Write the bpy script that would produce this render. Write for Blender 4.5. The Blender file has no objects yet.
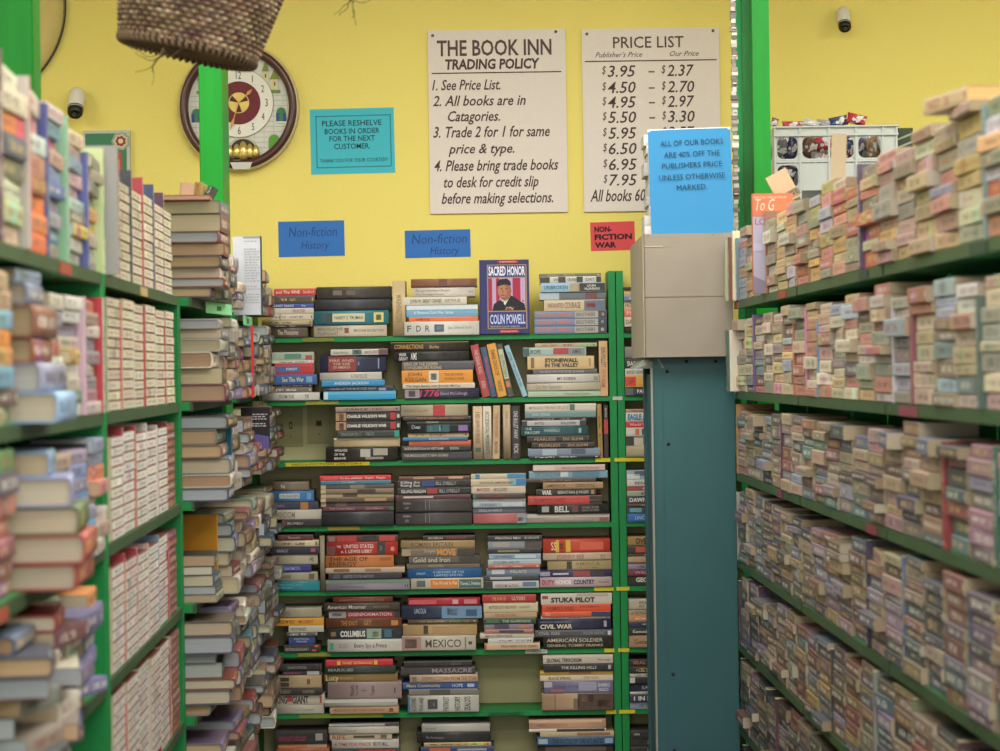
import bpy, math, random
from mathutils import Vector, Matrix
rnd = random.Random(11)
C = bpy.context.scene.collection
D2R = math.pi/180
# ------------------------------------------------------------------ camera
F = 2400.0; HOR = 370.0; ROLL = 0.85*D2R; CAMZ = 1.5
Rv = Vector((math.cos(ROLL), 0, -math.sin(ROLL))); Uv = Vector((math.sin(ROLL), 0, math.cos(ROLL)))
def P(px, py, Y):
    """world point seen at pixel (px,py) at distance Y"""
    a = (px-500)/F; b = (HOR-py)/F
    v = Rv*a + Uv*b + Vector((0, 1, 0))
    return Vector((v.x*Y, Y, v.z*Y + CAMZ))
def PX(p):
    q = p - Vector((0, 0, CAMZ))
    return (500 + F*q.dot(Rv)/q.y, HOR - F*q.dot(Uv)/q.y)
cam = bpy.data.cameras.new('camera'); camo = bpy.data.objects.new('camera', cam); C.objects.link(camo)
cam.sensor_width = 36; cam.lens = 36*F/1000; cam.shift_y = -(375.5-HOR)/1000
M = Matrix((Rv, Uv, Vector((0, -1, 0)))).transposed().to_4x4(); M.translation = (0, 0, CAMZ)
camo.matrix_world = M
cam.clip_start = .05
cam.dof.use_dof = True; cam.dof.focus_distance = 7.7; cam.dof.aperture_fstop = 6.0
bpy.context.scene.camera = camo
vs = bpy.context.scene.view_settings
vs.view_transform = 'Standard'; vs.look = 'None'; vs.exposure = -.1; vs.gamma = 1

# ------------------------------------------------------------------ colour
def lin(c): return c/12.92 if c <= .04045 else ((c+.055)/1.055)**2.4
def hx(s):
    return tuple(lin(int(s[i:i+2], 16)/255) for i in (0, 2, 4))
NAMES = {'black': '18181a', 'charcoal': '3a3a3c', 'grey': '808080', 'light grey': 'b4b4b2', 'white': 'e4e2dc', 'cream': 'd8ceb4',
 'beige': 'c4b494', 'tan': 'b4935f', 'brown': '6b4a34', 'dark brown': '352820', 'taupe': '8c7c6c', 'red': 'c02a2c', 'dark red': '7a2024',
 'maroon': '4e1c24', 'rust': 'a5502f', 'orange': 'e27a2a', 'peach': 'd8a488', 'yellow': 'dcb840', 'olive': '7c7440', 'dark green': '24402e',
 'green': '4e8c56', 'sage': '94a884', 'teal': '247884', 'dark teal': '22484e', 'pale blue': '9cbccc', 'sky blue': '3498c8', 'blue': '2460a8',
 'navy': '20284c', 'slate': '56606c', 'lavender': '9a90b4', 'purple': '553a78', 'pink': 'd08a94', 'dusty pink': 'b08480', 'magenta': 'b83078'}
def cname(h):
    r, g, b = (int(h[i:i+2], 16) for i in (0, 2, 4)); best = None
    for n, k in NAMES.items():
        x, y, z = (int(k[i:i+2], 16) for i in (0, 2, 4))
        d = 2*(r-x)**2 + 4*(g-y)**2 + 3*(b-z)**2
        if best is None or d < best[0]: best = (d, n)
    return best[1]
def vary(h, a=14, r=rnd):
    k = r.uniform(-a, a)
    return ''.join('%02x' % max(6, min(246, int(int(h[i:i+2], 16)+k+r.uniform(-a, a)*.5))) for i in (0, 2, 4))
ORD = ['first', 'second', 'third', 'fourth', 'fifth', 'sixth', 'seventh', 'eighth', 'ninth', 'tenth', 'eleventh', 'twelfth', 'thirteenth',
       'fourteenth', 'fifteenth', 'sixteenth', 'seventeenth', 'eighteenth', 'nineteenth', 'twentieth', 'twenty-first', 'twenty-second', 'twenty-third',
       'twenty-fourth', 'twenty-fifth', 'twenty-sixth', 'twenty-seventh', 'twenty-eighth', 'twenty-ninth', 'thirtieth']

# ------------------------------------------------------------------ materials
class NT:
    def __init__(s, name, rough=.5, spec=.3):
        s.m = bpy.data.materials.new(name); s.m.use_nodes = True; s.t = s.m.node_tree; s.b = s.t.nodes['Principled BSDF']
        s.b.inputs['Roughness'].default_value = rough; s.b.inputs['Specular IOR Level'].default_value = spec
    def n(s, typ, **k):
        x = s.t.nodes.new(typ)
        for a, v in k.items(): setattr(x, a, v)
        return x
    def l(s, a, b): s.t.links.new(a, b)
    def put(s, inp, v):
        if isinstance(v, (int, float)): inp.default_value = v
        elif isinstance(v, tuple): inp.default_value = (*v[:3], 1) if inp.type == 'RGBA' else v[:3]
        else: s.l(v, inp)
    def math(s, op, a, b=0.0, c=0.0):
        x = s.n('ShaderNodeMath', operation=op)
        s.put(x.inputs[0], a); s.put(x.inputs[1], b); s.put(x.inputs[2], c)
        return x.outputs[0]
    def mix(s, f, a, b, mode='MIX'):
        x = s.n('ShaderNodeMix', data_type='RGBA', blend_type=mode)
        s.put(x.inputs[0], f); s.put(x.inputs[6], a); s.put(x.inputs[7], b)
        return x.outputs[2]
    def noise(s, scale, detail=2, vec=None, rough=.5):
        x = s.n('ShaderNodeTexNoise'); x.inputs['Scale'].default_value = scale; x.inputs['Detail'].default_value = detail; x.inputs['Roughness'].default_value = rough
        if vec is not None: s.l(vec, x.inputs['Vector'])
        return x.outputs['Fac']
    def obj(s): return s.n('ShaderNodeTexCoord').outputs['Object']
    def bump(s, h, strength=.2, dist=.002):
        x = s.n('ShaderNodeBump'); x.inputs['Strength'].default_value = strength; x.inputs['Distance'].default_value = dist
        s.l(h, x.inputs['Height']); s.l(x.outputs[0], s.b.inputs['Normal'])
    def base(s, c): s.put(s.b.inputs['Base Color'], c)

def mat_plain(name, h, rough=.55, var=.12, scale=8, bump=0, bscale=200, spec=.3, stretch=None, metal=0):
    t = NT(name, rough, spec); c = hx(h) if isinstance(h, str) else h; v = t.obj()
    if stretch:
        mp = t.n('ShaderNodeMapping'); mp.inputs['Scale'].default_value = stretch; t.l(v, mp.inputs[0]); v = mp.outputs[0]
    f = t.noise(scale, 4, v)
    d = tuple(x*(1-var*1.6) for x in c); e = tuple(min(1, x*(1+var)) for x in c)
    t.base(t.mix(f, d, e)); t.b.inputs['Metallic'].default_value = metal
    if bump: t.bump(t.noise(bscale, 2, v), bump, .002)
    return t.m
# cover: colour from the 'Col' attribute, spine print from UV (u along the spine, v across), seed in alpha
def mat_cover(name):
    t = NT(name, .42, .4)
    at = t.n('ShaderNodeAttribute', attribute_name='Col'); col = at.outputs['Color']; seed = at.outputs['Alpha']
    uv = t.n('ShaderNodeUVMap', uv_map='UVMap'); sp = t.n('ShaderNodeSeparateXYZ'); t.l(uv.outputs[0], sp.inputs[0]); u, v = sp.outputs[0], sp.outputs[1]
    fr = lambda k: t.math('FRACT', t.math('MULTIPLY', seed, k))
    has = t.math('GREATER_THAN', u, -.5)
    # colour band on part of the spine
    b0 = t.math('MULTIPLY', fr(17.3), .8); bw = t.math('MULTIPLY', fr(41.7), .35)
    band = t.math('MULTIPLY', t.math('GREATER_THAN', u, b0), t.math('LESS_THAN', u, t.math('ADD', b0, bw)))
    band = t.math('MULTIPLY', band, t.math('GREATER_THAN', fr(5.9), .45))
    hs = t.n('ShaderNodeHueSaturation'); t.l(t.math('ADD', .3, t.math('MULTIPLY', fr(77.7), .4)), hs.inputs['Hue']); t.l(col, hs.inputs['Color'])
    t.l(t.math('ADD', .45, t.math('MULTIPLY', fr(63.1), 1.0)), hs.inputs['Value'])
    c1 = t.mix(t.math('MULTIPLY', band, t.math('MULTIPLY', has, .85)), col, hs.outputs[0])
    # letter-like marks
    cb = t.n('ShaderNodeCombineXYZ'); t.l(t.math('ADD', t.math('MULTIPLY', u, 34), t.math('MULTIPLY', seed, 900)), cb.inputs[0])
    t.l(t.math('MULTIPLY', v, 3.2), cb.inputs[1])
    nz = t.noise(1.0, 1, cb.outputs[0], .6)
    u0 = t.math('ADD', .06, t.math('MULTIPLY', fr(7.7), .2)); u1 = t.math('ADD', .55, t.math('MULTIPLY', fr(13.1), .38))
    vh = t.math('ADD', .13, t.math('MULTIPLY', fr(29.3), .15))
    m = t.math('MULTIPLY', t.math('GREATER_THAN', nz, .5), t.math('MULTIPLY', t.math('GREATER_THAN', u, u0), t.math('LESS_THAN', u, u1)))
    m = t.math('MULTIPLY', m, t.math('LESS_THAN', t.math('ABSOLUTE', t.math('SUBTRACT', v, .5)), vh))
    # gap between title and author
    gp = t.math('ADD', u0, t.math('MULTIPLY', t.math('SUBTRACT', u1, u0), t.math('ADD', .45, t.math('MULTIPLY', fr(3.3), .25))))
    m = t.math('MULTIPLY', m, t.math('GREATER_THAN', t.math('ABSOLUTE', t.math('SUBTRACT', u, gp)), .035))
    # publisher mark near the end
    pm = t.math('MULTIPLY', t.math('LESS_THAN', t.math('ABSOLUTE', t.math('SUBTRACT', u, .95)), .016), t.math('LESS_THAN', t.math('ABSOLUTE', t.math('SUBTRACT', v, .5)), .2))
    m = t.math('MAXIMUM', m, pm)
    bw_ = t.n('ShaderNodeRGBToBW'); t.l(c1, bw_.inputs[0])
    lightink = t.mix(t.math('GREATER_THAN', fr(19.9), .6), (.72, .68, .58), (.6, .42, .16))
    darkink = t.mix(t.math('GREATER_THAN', fr(23.9), .7), (.035, .03, .03), (.25, .02, .02))
    ink = t.mix(t.math('GREATER_THAN', bw_.outputs[0], .2), lightink, darkink)
    c2 = t.mix(t.math('MULTIPLY', m, t.math('MULTIPLY', has, .85)), c1, ink)
    w = t.noise(60, 3, t.obj())
    t.base(t.mix(t.math('MULTIPLY', w, .22), c2, (.25, .22, .18)))
    return t.m
def mat_attr(name, rough=.6, nsc=90, var=.25):
    t = NT(name, rough, .25)
    at = t.n('ShaderNodeAttribute', attribute_name='Col')
    w = t.noise(nsc, 3, t.obj())
    t.base(t.mix(t.math('MULTIPLY', w, var), at.outputs['Color'], (.1, .09, .07)))
    return t.m
def mat_pages(name):
    t = NT(name, .85, .1)
    at = t.n('ShaderNodeAttribute', attribute_name='Col')
    mp = t.n('ShaderNodeMapping'); mp.inputs['Scale'].default_value = (3, 3, 1600); t.l(t.obj(), mp.inputs[0])
    w = t.noise(1, 2, mp.outputs[0])
    t.base(t.mix(t.math('MULTIPLY', w, .55), at.outputs['Color'], (.16, .12, .08)))
    t.bump(w, .25, .0006)
    return t.m
COVER = mat_cover('book_cover'); PAGES = mat_pages('page_edges'); INK = mat_attr('printed_colour', .6, 90, .1)
PAINT = mat_attr('flat_paint', .55, 40, .15)
GREEN = mat_plain('green_paint', '198442', .45, .22, 5, .15, 120, stretch=(1, 1, 1))
GREENLIP = mat_plain('green_shelf_paint', '3a5232', .5, .25, 7, .15, 120)
POSTGREEN = mat_plain('bright_green_paint', '0a8420', .4, .16, 3, .25, 60, stretch=(14, 14, 1.2))
POSTDARK = mat_plain('worn_green_paint', '1c6a2c', .55, .35, 3, .3, 60, stretch=(14, 14, .8))
TEAL = mat_plain('teal_enamel', '30585a', .5, .12, 4, .1, 400)
STEELG = mat_plain('grey_steel', '8a8e84', .4, .12, 6)
CARD = mat_plain('grey_brown_cardboard', '8a8173', .8, .07, 10, .25, 260)
CARDL = mat_plain('light_cardboard', 'a69c88', .8, .06, 10, .2, 260)
BOLT = mat_plain('dark_bolt', '20201f', .35, .1, 8)

# ------------------------------------------------------------------ geometry collector
class Geo:
    def __init__(s): s.v = []; s.f = []; s.c = []; s.uv = []; s.m = []; s.sm = []
    def face(s, idx, col=(.5, .5, .5, 0), uv=None, m=0, sm=False):
        s.f.append(tuple(idx)); s.c.append(col if len(col) == 4 else (*col, 0)); s.uv.append(uv); s.m.append(m); s.sm.append(sm)
    def box(s, x0, x1, y0, y1, z0, z1, col=(.5, .5, .5), m=0, bev=0):
        n = len(s.v)
        s.v += [(x, y, z) for z in (z0, z1) for y in (y0, y1) for x in (x0, x1)]
        for q in ((0, 2, 3, 1), (4, 5, 7, 6), (0, 1, 5, 4), (2, 6, 7, 3), (0, 4, 6, 2), (1, 3, 7, 5)): s.face([n+i for i in q], col, None, m)
    def quad(s, pts, col=(.5, .5, .5), m=0, uv=None):
        n = len(s.v); s.v += [tuple(p) for p in pts]; s.face(range(n, n+len(pts)), col, uv, m)
    def prism(s, prof, x0, x1, col=(.5, .5, .5), m=0):      # prof in (y,z), convex
        n = len(s.v); k = len(prof)
        s.v += [(x0, y, z) for y, z in prof] + [(x1, y, z) for y, z in prof]
        for i in range(k): j = (i+1) % k; s.face((n+i, n+j, n+k+j, n+k+i), col, None, m)
        s.face([n+i for i in range(k)][::-1], col, None, m); s.face([n+k+i for i in range(k)], col, None, m)
    def lathe(s, prof, seg=48, col=(.5, .5, .5), m=0, sx=1, sz=1, axis='y', sm=True, cx=0, cz=0, cap=False):   # prof: (r, y)
        n = len(s.v); k = len(prof)
        for r, y in prof:
            for i in range(seg):
                a = 2*math.pi*i/seg
                p = (cx+r*sx*math.cos(a), y, cz+r*sz*math.sin(a)) if axis == 'y' else (cx+r*sx*math.cos(a), cz+r*sz*math.sin(a), y)
                s.v.append(p)
        for j in range(k-1):
            for i in range(seg):
                i2 = (i+1) % seg; s.face((n+j*seg+i, n+j*seg+i2, n+(j+1)*seg+i2, n+(j+1)*seg+i), col, None, m, sm)
        if prof[0][0] < 2e-4 or cap: s.face([n+i for i in range(seg)], col, None, m)
        if prof[-1][0] < 2e-4 or cap: s.face([n+(k-1)*seg+i for i in range(seg)][::-1], col, None, m)
    def tube(s, pts, r, col=(.5, .5, .5), m=0, seg=6):
        n = len(s.v); pts = [Vector(p) for p in pts]
        for i, p in enumerate(pts):
            d = (pts[min(i+1, len(pts)-1)] - pts[max(i-1, 0)]).normalized()
            a = d.orthogonal().normalized() if i == 0 else (a - d*a.dot(d)).normalized()
            b = d.cross(a); rr = r[i] if isinstance(r, (list, tuple)) else r
            for k in range(seg):
                t = 2*math.pi*k/seg; s.v.append(tuple(p + (a*math.cos(t)+b*math.sin(t))*rr))
        for i in range(len(pts)-1):
            for k in range(seg):
                k2 = (k+1) % seg; s.face((n+i*seg+k, n+i*seg+k2, n+(i+1)*seg+k2, n+(i+1)*seg+k), col, None, m, True)
        s.face([n+k for k in range(seg)][::-1], col, None, m); s.face([n+(len(pts)-1)*seg+k for k in range(seg)], col, None, m)
    def poly(s, pts, y, col, thick=0):                         # flat polygon in the xz plane facing -y
        n = len(s.v); s.v += [(x, y, z) for x, z in pts]; s.face(range(n, n+len(pts)), col)
    def text(s, txt, ox, oz, w, h, col, y=0, shear=0, bold=0, mode='xz', rot=0):
        """lettering: left end at ox, baseline oz, total width w, cap height h, in the plane y"""
        tv, tf, tw = glyphs(txt, shear, bold); n = len(s.v); k = w/tw if w else h
        cr, sr = math.cos(rot), math.sin(rot)
        for x, z in tv:
            x, z = x*k, z*h; s.v.append((ox+x*cr-z*sr, y, oz+x*sr+z*cr))
        for f in tf: s.face([n+i for i in f], col)
    def mesh(s, name, mats):
        me = bpy.data.meshes.new(name); me.from_pydata(s.v, [], s.f); me.update()
        for m in mats: me.materials.append(m)
        ca = me.color_attributes.new('Col', 'FLOAT_COLOR', 'CORNER'); uvl = me.uv_layers.new(name='UVMap')
        cd = []; ud = []; K = len(me.polygons)
        for f, c, u in zip(s.f, s.c, s.uv):
            for i in range(len(f)):
                cd += c; ud += (u[i] if u else (-1, -1))
        ca.data.foreach_set('color', cd); uvl.data.foreach_set('uv', ud)
        me.polygons.foreach_set('material_index', s.m); me.polygons.foreach_set('use_smooth', s.sm)
        me.update(); return me
    def build(s, name, mats, parent=None, loc=None, rot=None):
        if not isinstance(mats, (list, tuple)): mats = [mats]
        o = bpy.data.objects.new(name, s.mesh(name, mats)); C.objects.link(o)
        if parent: o.parent = parent
        if loc is not None: o.location = loc
        if rot is not None: o.rotation_euler = rot
        return o
_gc = {}; _cap = [0]
def glyphs(txt, shear=0, bold=0):
    key = (txt, shear, bold)
    if key in _gc: return _gc[key]
    cu = bpy.data.curves.new('t', 'FONT'); cu.body = txt; cu.shear = shear; cu.resolution_u = 2; cu.offset = bold; cu.fill_mode = 'FRONT'
    ob = bpy.data.objects.new('t', cu); me = bpy.data.meshes.new_from_object(ob)
    if not _cap[0] and txt != 'H': glyphs('H')
    vv = [(v.co.x, v.co.y) for v in me.vertices]; ff = [tuple(p.vertices) for p in me.polygons]
    bpy.data.objects.remove(ob); bpy.data.curves.remove(cu); bpy.data.meshes.remove(me)
    if txt == 'H': _cap[0] = max(y for x, y in vv)
    x0 = min(x for x, y in vv); x1 = max(x for x, y in vv)
    _gc[key] = ([((x-x0), y/_cap[0]) for x, y in vv], ff, x1-x0)
    return _gc[key]
def tag(o, label, cat, group=None, kind=None):
    if label: o['label'] = label
    if cat: o['category'] = cat
    if group: o['group'] = group
    if kind: o['kind'] = kind
    return o
def thing(name, label, cat, loc=(0, 0, 0), rot=(0, 0, 0), group=None):
    o = bpy.data.objects.new(name, None); C.objects.link(o); o.location = loc; o.rotation_euler = rot; o.empty_display_size = .05
    return tag(o, label, cat, group)
def struct(o): o['kind'] = 'structure'; return o

# ------------------------------------------------------------------ books
# local frame: x along the spine, spine at y=0 facing -y, pages towards +y, z across the thickness (0..T)
def hard_geo(L, D, T, cov, pg, seed, texts=(), blocks=(), paper=False, spine=None, printed=True):
    g = Geo(); p = Geo(); cc = (*hx(cov), seed); sc = (*hx(spine), seed) if spine else cc
    t = .0009 if paper else .0028; r = .0012 if paper else min(.006, T*.22); n = 3 if paper else 6
    if texts or blocks: r = min(r, .0022)
    zc = T/2; out = []; inn = []
    out.append((D, T/2)); inn.append((D, T/2-t))
    for i in range(n+1):
        a = math.pi/2 - math.pi*i/n; ca, sa = math.cos(a), math.sin(a)
        ca = ca**.6 if ca > 1e-6 else 0
        out.append((r*(1-ca), T/2*sa)); inn.append((t+r*(1-ca), (T/2-t)*sa))
    out.append((D, -T/2)); inn.append((D, -(T/2-t)))
    k = len(out); hl = L/2
    for x in (-hl, hl):
        g.v += [(x, y, z+zc) for y, z in out] + [(x, y, z+zc) for y, z in inn]
    for i in range(k-1):
        sp = 1 <= i <= n
        uv = None
        if sp and not texts and not blocks and printed:
            v0, v1 = out[i][1]/T+.5, out[i+1][1]/T+.5; uv = [(0, v0), (0, v1), (1, v1), (1, v0)]
        g.face((i, i+1, 2*k+i+1, 2*k+i), sc if sp else cc, uv, 0, sp and not paper)
        g.face((k+i+1, k+i, 3*k+i, 3*k+i+1), cc)
        g.face((i+1, i, k+i, k+i+1), cc); g.face((2*k+i, 2*k+i+1, 3*k+i+1, 3*k+i), cc)
    for a in (0, k-1):
        q = (a, k+a, 3*k+a, 2*k+a); g.face(q if a else q[::-1], cc)
    for u0, u1, v0, v1, h in blocks:
        g.quad([(-hl+u0*L, -.0004, v0*T), (-hl+u1*L, -.0004, v0*T), (-hl+u1*L, -.0004, v1*T), (-hl+u0*L, -.0004, v1*T)], (*hx(h), seed))
    for tx in texts:
        s, u0, u1, v0, v1, h = tx[:6]; kw = tx[6] if len(tx) > 6 else {}
        if kw.get('v'):     # letters turned a quarter
            g.text(s, -hl+u1*L, v0*T, (v1-v0)*T, (u1-u0)*L, (*hx(h), seed), -.0008, kw.get('sh', 0), kw.get('b', .0), rot=math.pi/2)
        else:
            g.text(s, -hl+u0*L, v0*T, (u1-u0)*L, (v1-v0)*T, (*hx(h), seed), -.0008, kw.get('sh', 0), kw.get('b', .008))
    e = .0006; ins = .0006 if paper else .0035; fx = hl-ins; pc = (*hx(pg), seed)
    pr = [(D-(.0008 if paper else .005), T/2-t-e)] + [(y+e, z*(1-2*e/T)) for y, z in inn[1:-1]] + [(D-(.0008 if paper else .005), -(T/2-t-e))]
    m = len(pr); p.v += [(-fx, y, z+zc) for y, z in pr] + [(fx, y, z+zc) for y, z in pr]
    for i in range(m): j = (i+1) % m; p.face((i, j, m+j, m+i), pc)
    p.face(range(m)[::-1], pc); p.face(range(m, 2*m), pc)
    return g, p
def soft_into(g, L, D, T, cov, pg, seed, spine=None, xf=None, plain=False):
    """one-mesh paperback added to g; cover faces slot 0, page faces slot 1"""
    cc = (*hx(cov), seed); sc = (*hx(spine), seed) if spine else cc; pc = (*hx(pg), seed); c = min(.0018, T*.12); hl = L/2
    pr = [(c, T), (0, T-c), (0, c), (c, 0), (D, 0), (D, T)]; n = len(g.v)
    pts = [Vector((x, y, z)) for x in (-hl, hl) for y, z in pr]
    if xf is not None: pts = [xf @ q for q in pts]
    g.v += [tuple(q) for q in pts]
    U = [(0, 1), (0, 0), (1, 0), (1, 1)]
    for i in range(6):
        j = (i+1) % 6
        g.face((n+i, n+j, n+6+j, n+6+i), sc if i == 1 else (pc if i == 4 else cc), U if (i == 1 and not plain) else None, 1 if i == 4 else 0)
    g.face([n+i for i in range(6)][::-1], pc, None, 1); g.face([n+6+i for i in range(6)], pc, None, 1)
PAGECOL = ['cbbd9c', 'c3b08a', 'b99d76', 'd6cdb8', 'aab4bb', 'b8a888', 'c8c2b4']
def book(kind, label, group, L, D, T, cov, loc, rz=0, stand=None, texts=(), blocks=(), pg=None, spine=None, printed=True, cat='book'):
    """stand=None lying flat; else lean angle (radians) of an upright book"""
    seed = rnd.random(); pg = pg or vary(rnd.choice(PAGECOL[:4]), 8)
    name = 'hardcover_book' if kind == 'h' else 'paperback_book'
    rot = (0, 0, rz) if stand is None else (0, math.pi/2+stand, rz)
    o = thing(name, label, cat, loc, rot, group)
    g, p = hard_geo(L, D, T, cov, pg, seed, texts, blocks, kind != 'h', spine, printed)
    if stand is not None:                      # put the origin on the lower end of the spine
        for q in (g, p): q.v = [(x-L/2, y, z-T/2) for x, y, z in q.v]
    g.build('cover', COVER, o); p.build('page_block', PAGES, o)
    return o
def soft(label, group, L, D, T, cov, loc, rz=0, stand=None, pg=None, spine=None, name='paperback_book', plain=False):
    g = Geo(); soft_into(g, L, D, T, cov, pg or 'c9bb98', rnd.random(), spine, None, plain)
    if stand is not None: g.v = [(x-L/2, y, z-T/2) for x, y, z in g.v]
    o = g.build(name, [COVER, PAGES], None, loc, (0, 0, rz) if stand is None else (0, math.pi/2+stand, rz))
    return tag(o, label, 'book', group)
# ------------------------------------------------------------------ room shell
WALLY = 8.215
yw = NT('yellow_wall_paint', .62, .25)
v = yw.obj(); f = yw.noise(1.3, 4, v); f2 = yw.noise(160, 3, v)
yw.base(yw.mix(f, hx('dccb6a'), hx('e4d576'))); yw.bump(f2, .35, .0025)
YELLOW = yw.m
FLOOR = mat_plain('grey_carpet_floor', '6a645c', .9, .25, 30, .4, 300)
CEIL = mat_plain('white_ceiling_tile', 'd8d6ce', .8, .06, 20, .3, 120)
def slab(name, x0, x1, y0, y1, z0, z1, m):
    g = Geo(); g.box(x0, x1, y0, y1, z0, z1); return struct(g.build(name, m))
slab('wall_back', -4.3, 4.3, WALLY, WALLY+.15, 0, 3.3, YELLOW)
slab('wall_left', -4.4, -4.25, -2.5, WALLY, 0, 3.3, YELLOW)
slab('wall_right', 4.25, 4.4, -2.5, WALLY, 0, 3.3, YELLOW)
slab('floor', -4.4, 4.4, -2.5, WALLY+.15, -.12, 0, FLOOR)
slab('ceiling', -4.4, 4.4, -2.5, WALLY+.15, 3.2, 3.32, CEIL)
# ------------------------------------------------------------------ lights
def area(name, loc, sx, sy, power, rot=(0, 0, 0), col=(1, .975, .94)):
    l = bpy.data.lights.new(name, 'AREA'); l.shape = 'RECTANGLE'; l.size = sx; l.size_y = sy; l.energy = power; l.color = col
    o = bpy.data.objects.new(name, l); C.objects.link(o); o.location = loc; o.rotation_euler = rot; return o
area('ceiling_panel_light', (0, 5.9, 3.15), 2.4, 1.2, 98)
area('ceiling_panel_light', (.3, 3.2, 3.15), 2.4, 1.2, 102)
area('ceiling_panel_light', (0, .8, 3.15), 2.4, 1.2, 96)
area('ceiling_panel_light', (3.0, 5.6, 3.15), 1.2, 2.4, 111)
area('ceiling_panel_light', (-2.9, 5.4, 3.15), 1.2, 2.4, 85)
area('shop_front_light', (0, -2.3, 1.9), 5, 2.2, 135, (math.radians(88), 0, 0), (1, .98, .95))
w = bpy.data.worlds.new('world'); bpy.context.scene.world = w; w.use_nodes = True
w.node_tree.nodes['Background'].inputs[0].default_value = (1, .98, .94, 1); w.node_tree.nodes['Background'].inputs[1].default_value = .42

# ------------------------------------------------------------------ signs on the wall
ppm = F/WALLY            # pixels per metre on the wall plane
class Sign:
    """flat panel on the plane Y; children use pixel measures relative to the panel centre"""
    def __init__(s, name, label, x0, y0, x1, y1, h, Y=WALLY, thick=.006, rot=0, cat='sign', group=None, mat=None, gap=.0):
        c = P((x0+x1)/2, (y0+y1)/2, Y); s.k = Y/F; s.cx = (x0+x1)/2; s.cy = (y0+y1)/2; s.t = thick
        s.o = thing(name, label, cat, (c.x, Y-gap, c.z), (0, rot, 0), group)
        w, hh = (x1-x0)*s.k/2, (y1-y0)*s.k/2
        s.w, s.h = w, hh
        g = Geo(); g.box(-w, w, -thick, 0, -hh, hh, hx(h)); g.build('panel', mat or INK, s.o)
        s.g = Geo(); s.y = -thick-.0006
    def px(s, x, y): return (x-s.cx)*s.k, (s.cy-y)*s.k
    def line(s, txt, x0, x1, base, cap, col, shear=0, bold=0, dy=0, rot=0):
        ox, oz = s.px(x0, base); s.g.text(txt, ox, oz, (x1-x0)*s.k if x1 else 0, cap*s.k, hx(col), s.y-dy, shear, bold, rot=rot)
    def rect(s, x0, y0, x1, y1, col, dy=0):
        a = s.px(x0, y1); b = s.px(x1, y0); y = s.y-dy
        s.g.quad([(a[0], y, a[1]), (b[0], y, a[1]), (b[0], y, b[1]), (a[0], y, b[1])], hx(col))
    def rule(s, x0, y0, x1, y1, col):
        a = s.px(x0, y1); b = s.px(x1, y0); g = Geo(); g.quad([(a[0], s.y, a[1]), (b[0], s.y, a[1]), (b[0], s.y, b[1]), (a[0], s.y, b[1])], hx(col)); g.build('rule_line', INK, s.o)
    def screws(s, pts):
        for x, y in pts:
            a = s.px(x, y); g = Geo(); g.lathe([(.0001, -s.t-.004), (.004, -s.t-.003), (.0055, -s.t)], 10, hx('6c6a60'), cx=a[0], cz=a[1]); g.build('screw', INK, s.o)
    def flush(s):
        if s.g.v: s.g.build('lettering', INK, s.o); s.g = Geo()
    def done(s): s.flush(); return s.o
BR = '4a3634'
s = Sign('trading_policy_sign', 'cream board headed TRADING POLICY with hand-painted numbered rules, screwed to yellow wall', 429, 30, 566.5, 213, 'dad0c8', thick=.01)
s.line('THE BOOK INN', 438, 552.5, 55.5, 15, '54403e', 0, .02); s.flush(); s.line('TRADING POLICY', 446, 540.5, 69, 9.5, BR, .1, .035); s.flush()
s.rule(432.5, 72.3, 562, 73.5, BR)
for t, a, b, y, c in (('1. See Price List.', 432.6, 501, 89.7, 10), ('2. All books are in', 433, 526, 105.5, 10), ('Catagories.', 448, 500, 121, 10), ('3. Trade 2 for 1 for same', 433, 549.5, 137, 10.5),
                   ('price & type.', 448, 514, 153.2, 9.5), ('4. Please bring trade books', 433.7, 557.7, 170.5, 10.5), ('to desk for credit slip', 443, 537.6, 187, 10.5), ('before making selections.', 440.5, 552, 203.2, 10.5)):
    s.line(t, a, b, y, c, BR, .28, .014); s.flush()
s.screws([(434, 35), (557, 33)]); s.done()
s = Sign('price_list_sign', 'cream board headed PRICE LIST with two columns of hand-painted prices on yellow wall', 583, 28.5, 720, 211, 'dad0c8', thick=.01)
s.line('PRICE LIST', 614, 684.5, 48, 11, '54403e', 0, .008); s.flush()
s.line("Publisher's Price", 596, 643, 57, 5, BR, .4, .004); s.flush(); s.line('Our Price', 670.6, 699.5, 56.8, 5, BR, .4, .004)
s.rule(585.4, 60.4, 717.4, 61.6, BR)
L_ = ['3.95', '4.50', '4.95', '5.50', '5.95', '6.50', '6.95', '7.95']; R_ = ['2.37', '2.70', '2.97', '3.30', '3.57', '3.90', '4.17', '4.77']
s.flush()
for i, yb in enumerate((76.6, 92.8, 107.5, 122.6, 138.4, 153.9, 169.7, 185.2)):
    s.line('$', 602.5, 606.5, yb-3, 8, BR, .2); s.line(L_[i], 608, 636, yb, 11, BR, .2, .01); s.flush()
    s.line('-', 649, 655, yb-1.2, 10, BR); s.flush(); s.line('$', 662, 666, yb-3, 8, BR, .2); s.line(R_[i], 667.5, 694.5, yb, 11, BR, .2, .01); s.flush()
s.line('All books 60%', 589, 652, 200.8, 11.5, BR, .28, .014); s.flush()
s.screws([(588, 33.5), (714, 32)]); s.done()
s = Sign('reshelve_notice', 'turquoise paper notice asking to reshelve books in order, dotted black border', 310.5, 108.5, 394.5, 173.7, '3fb4c6', thick=.0012, rot=-.6*D2R)
for a in range(36):
    x = 316.5+a*2.06; s.rect(x, 115.2, x+1.2, 116.3, '1c3c44'); s.rect(x, 166.4, x+1.2, 167.5, '1c3c44')
for a in range(25):
    y = 115.2+a*2.09; s.rect(316, y, 317.1, y+1.2, '1c3c44'); s.rect(390.2, y, 391.3, y+1.2, '1c3c44')
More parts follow.
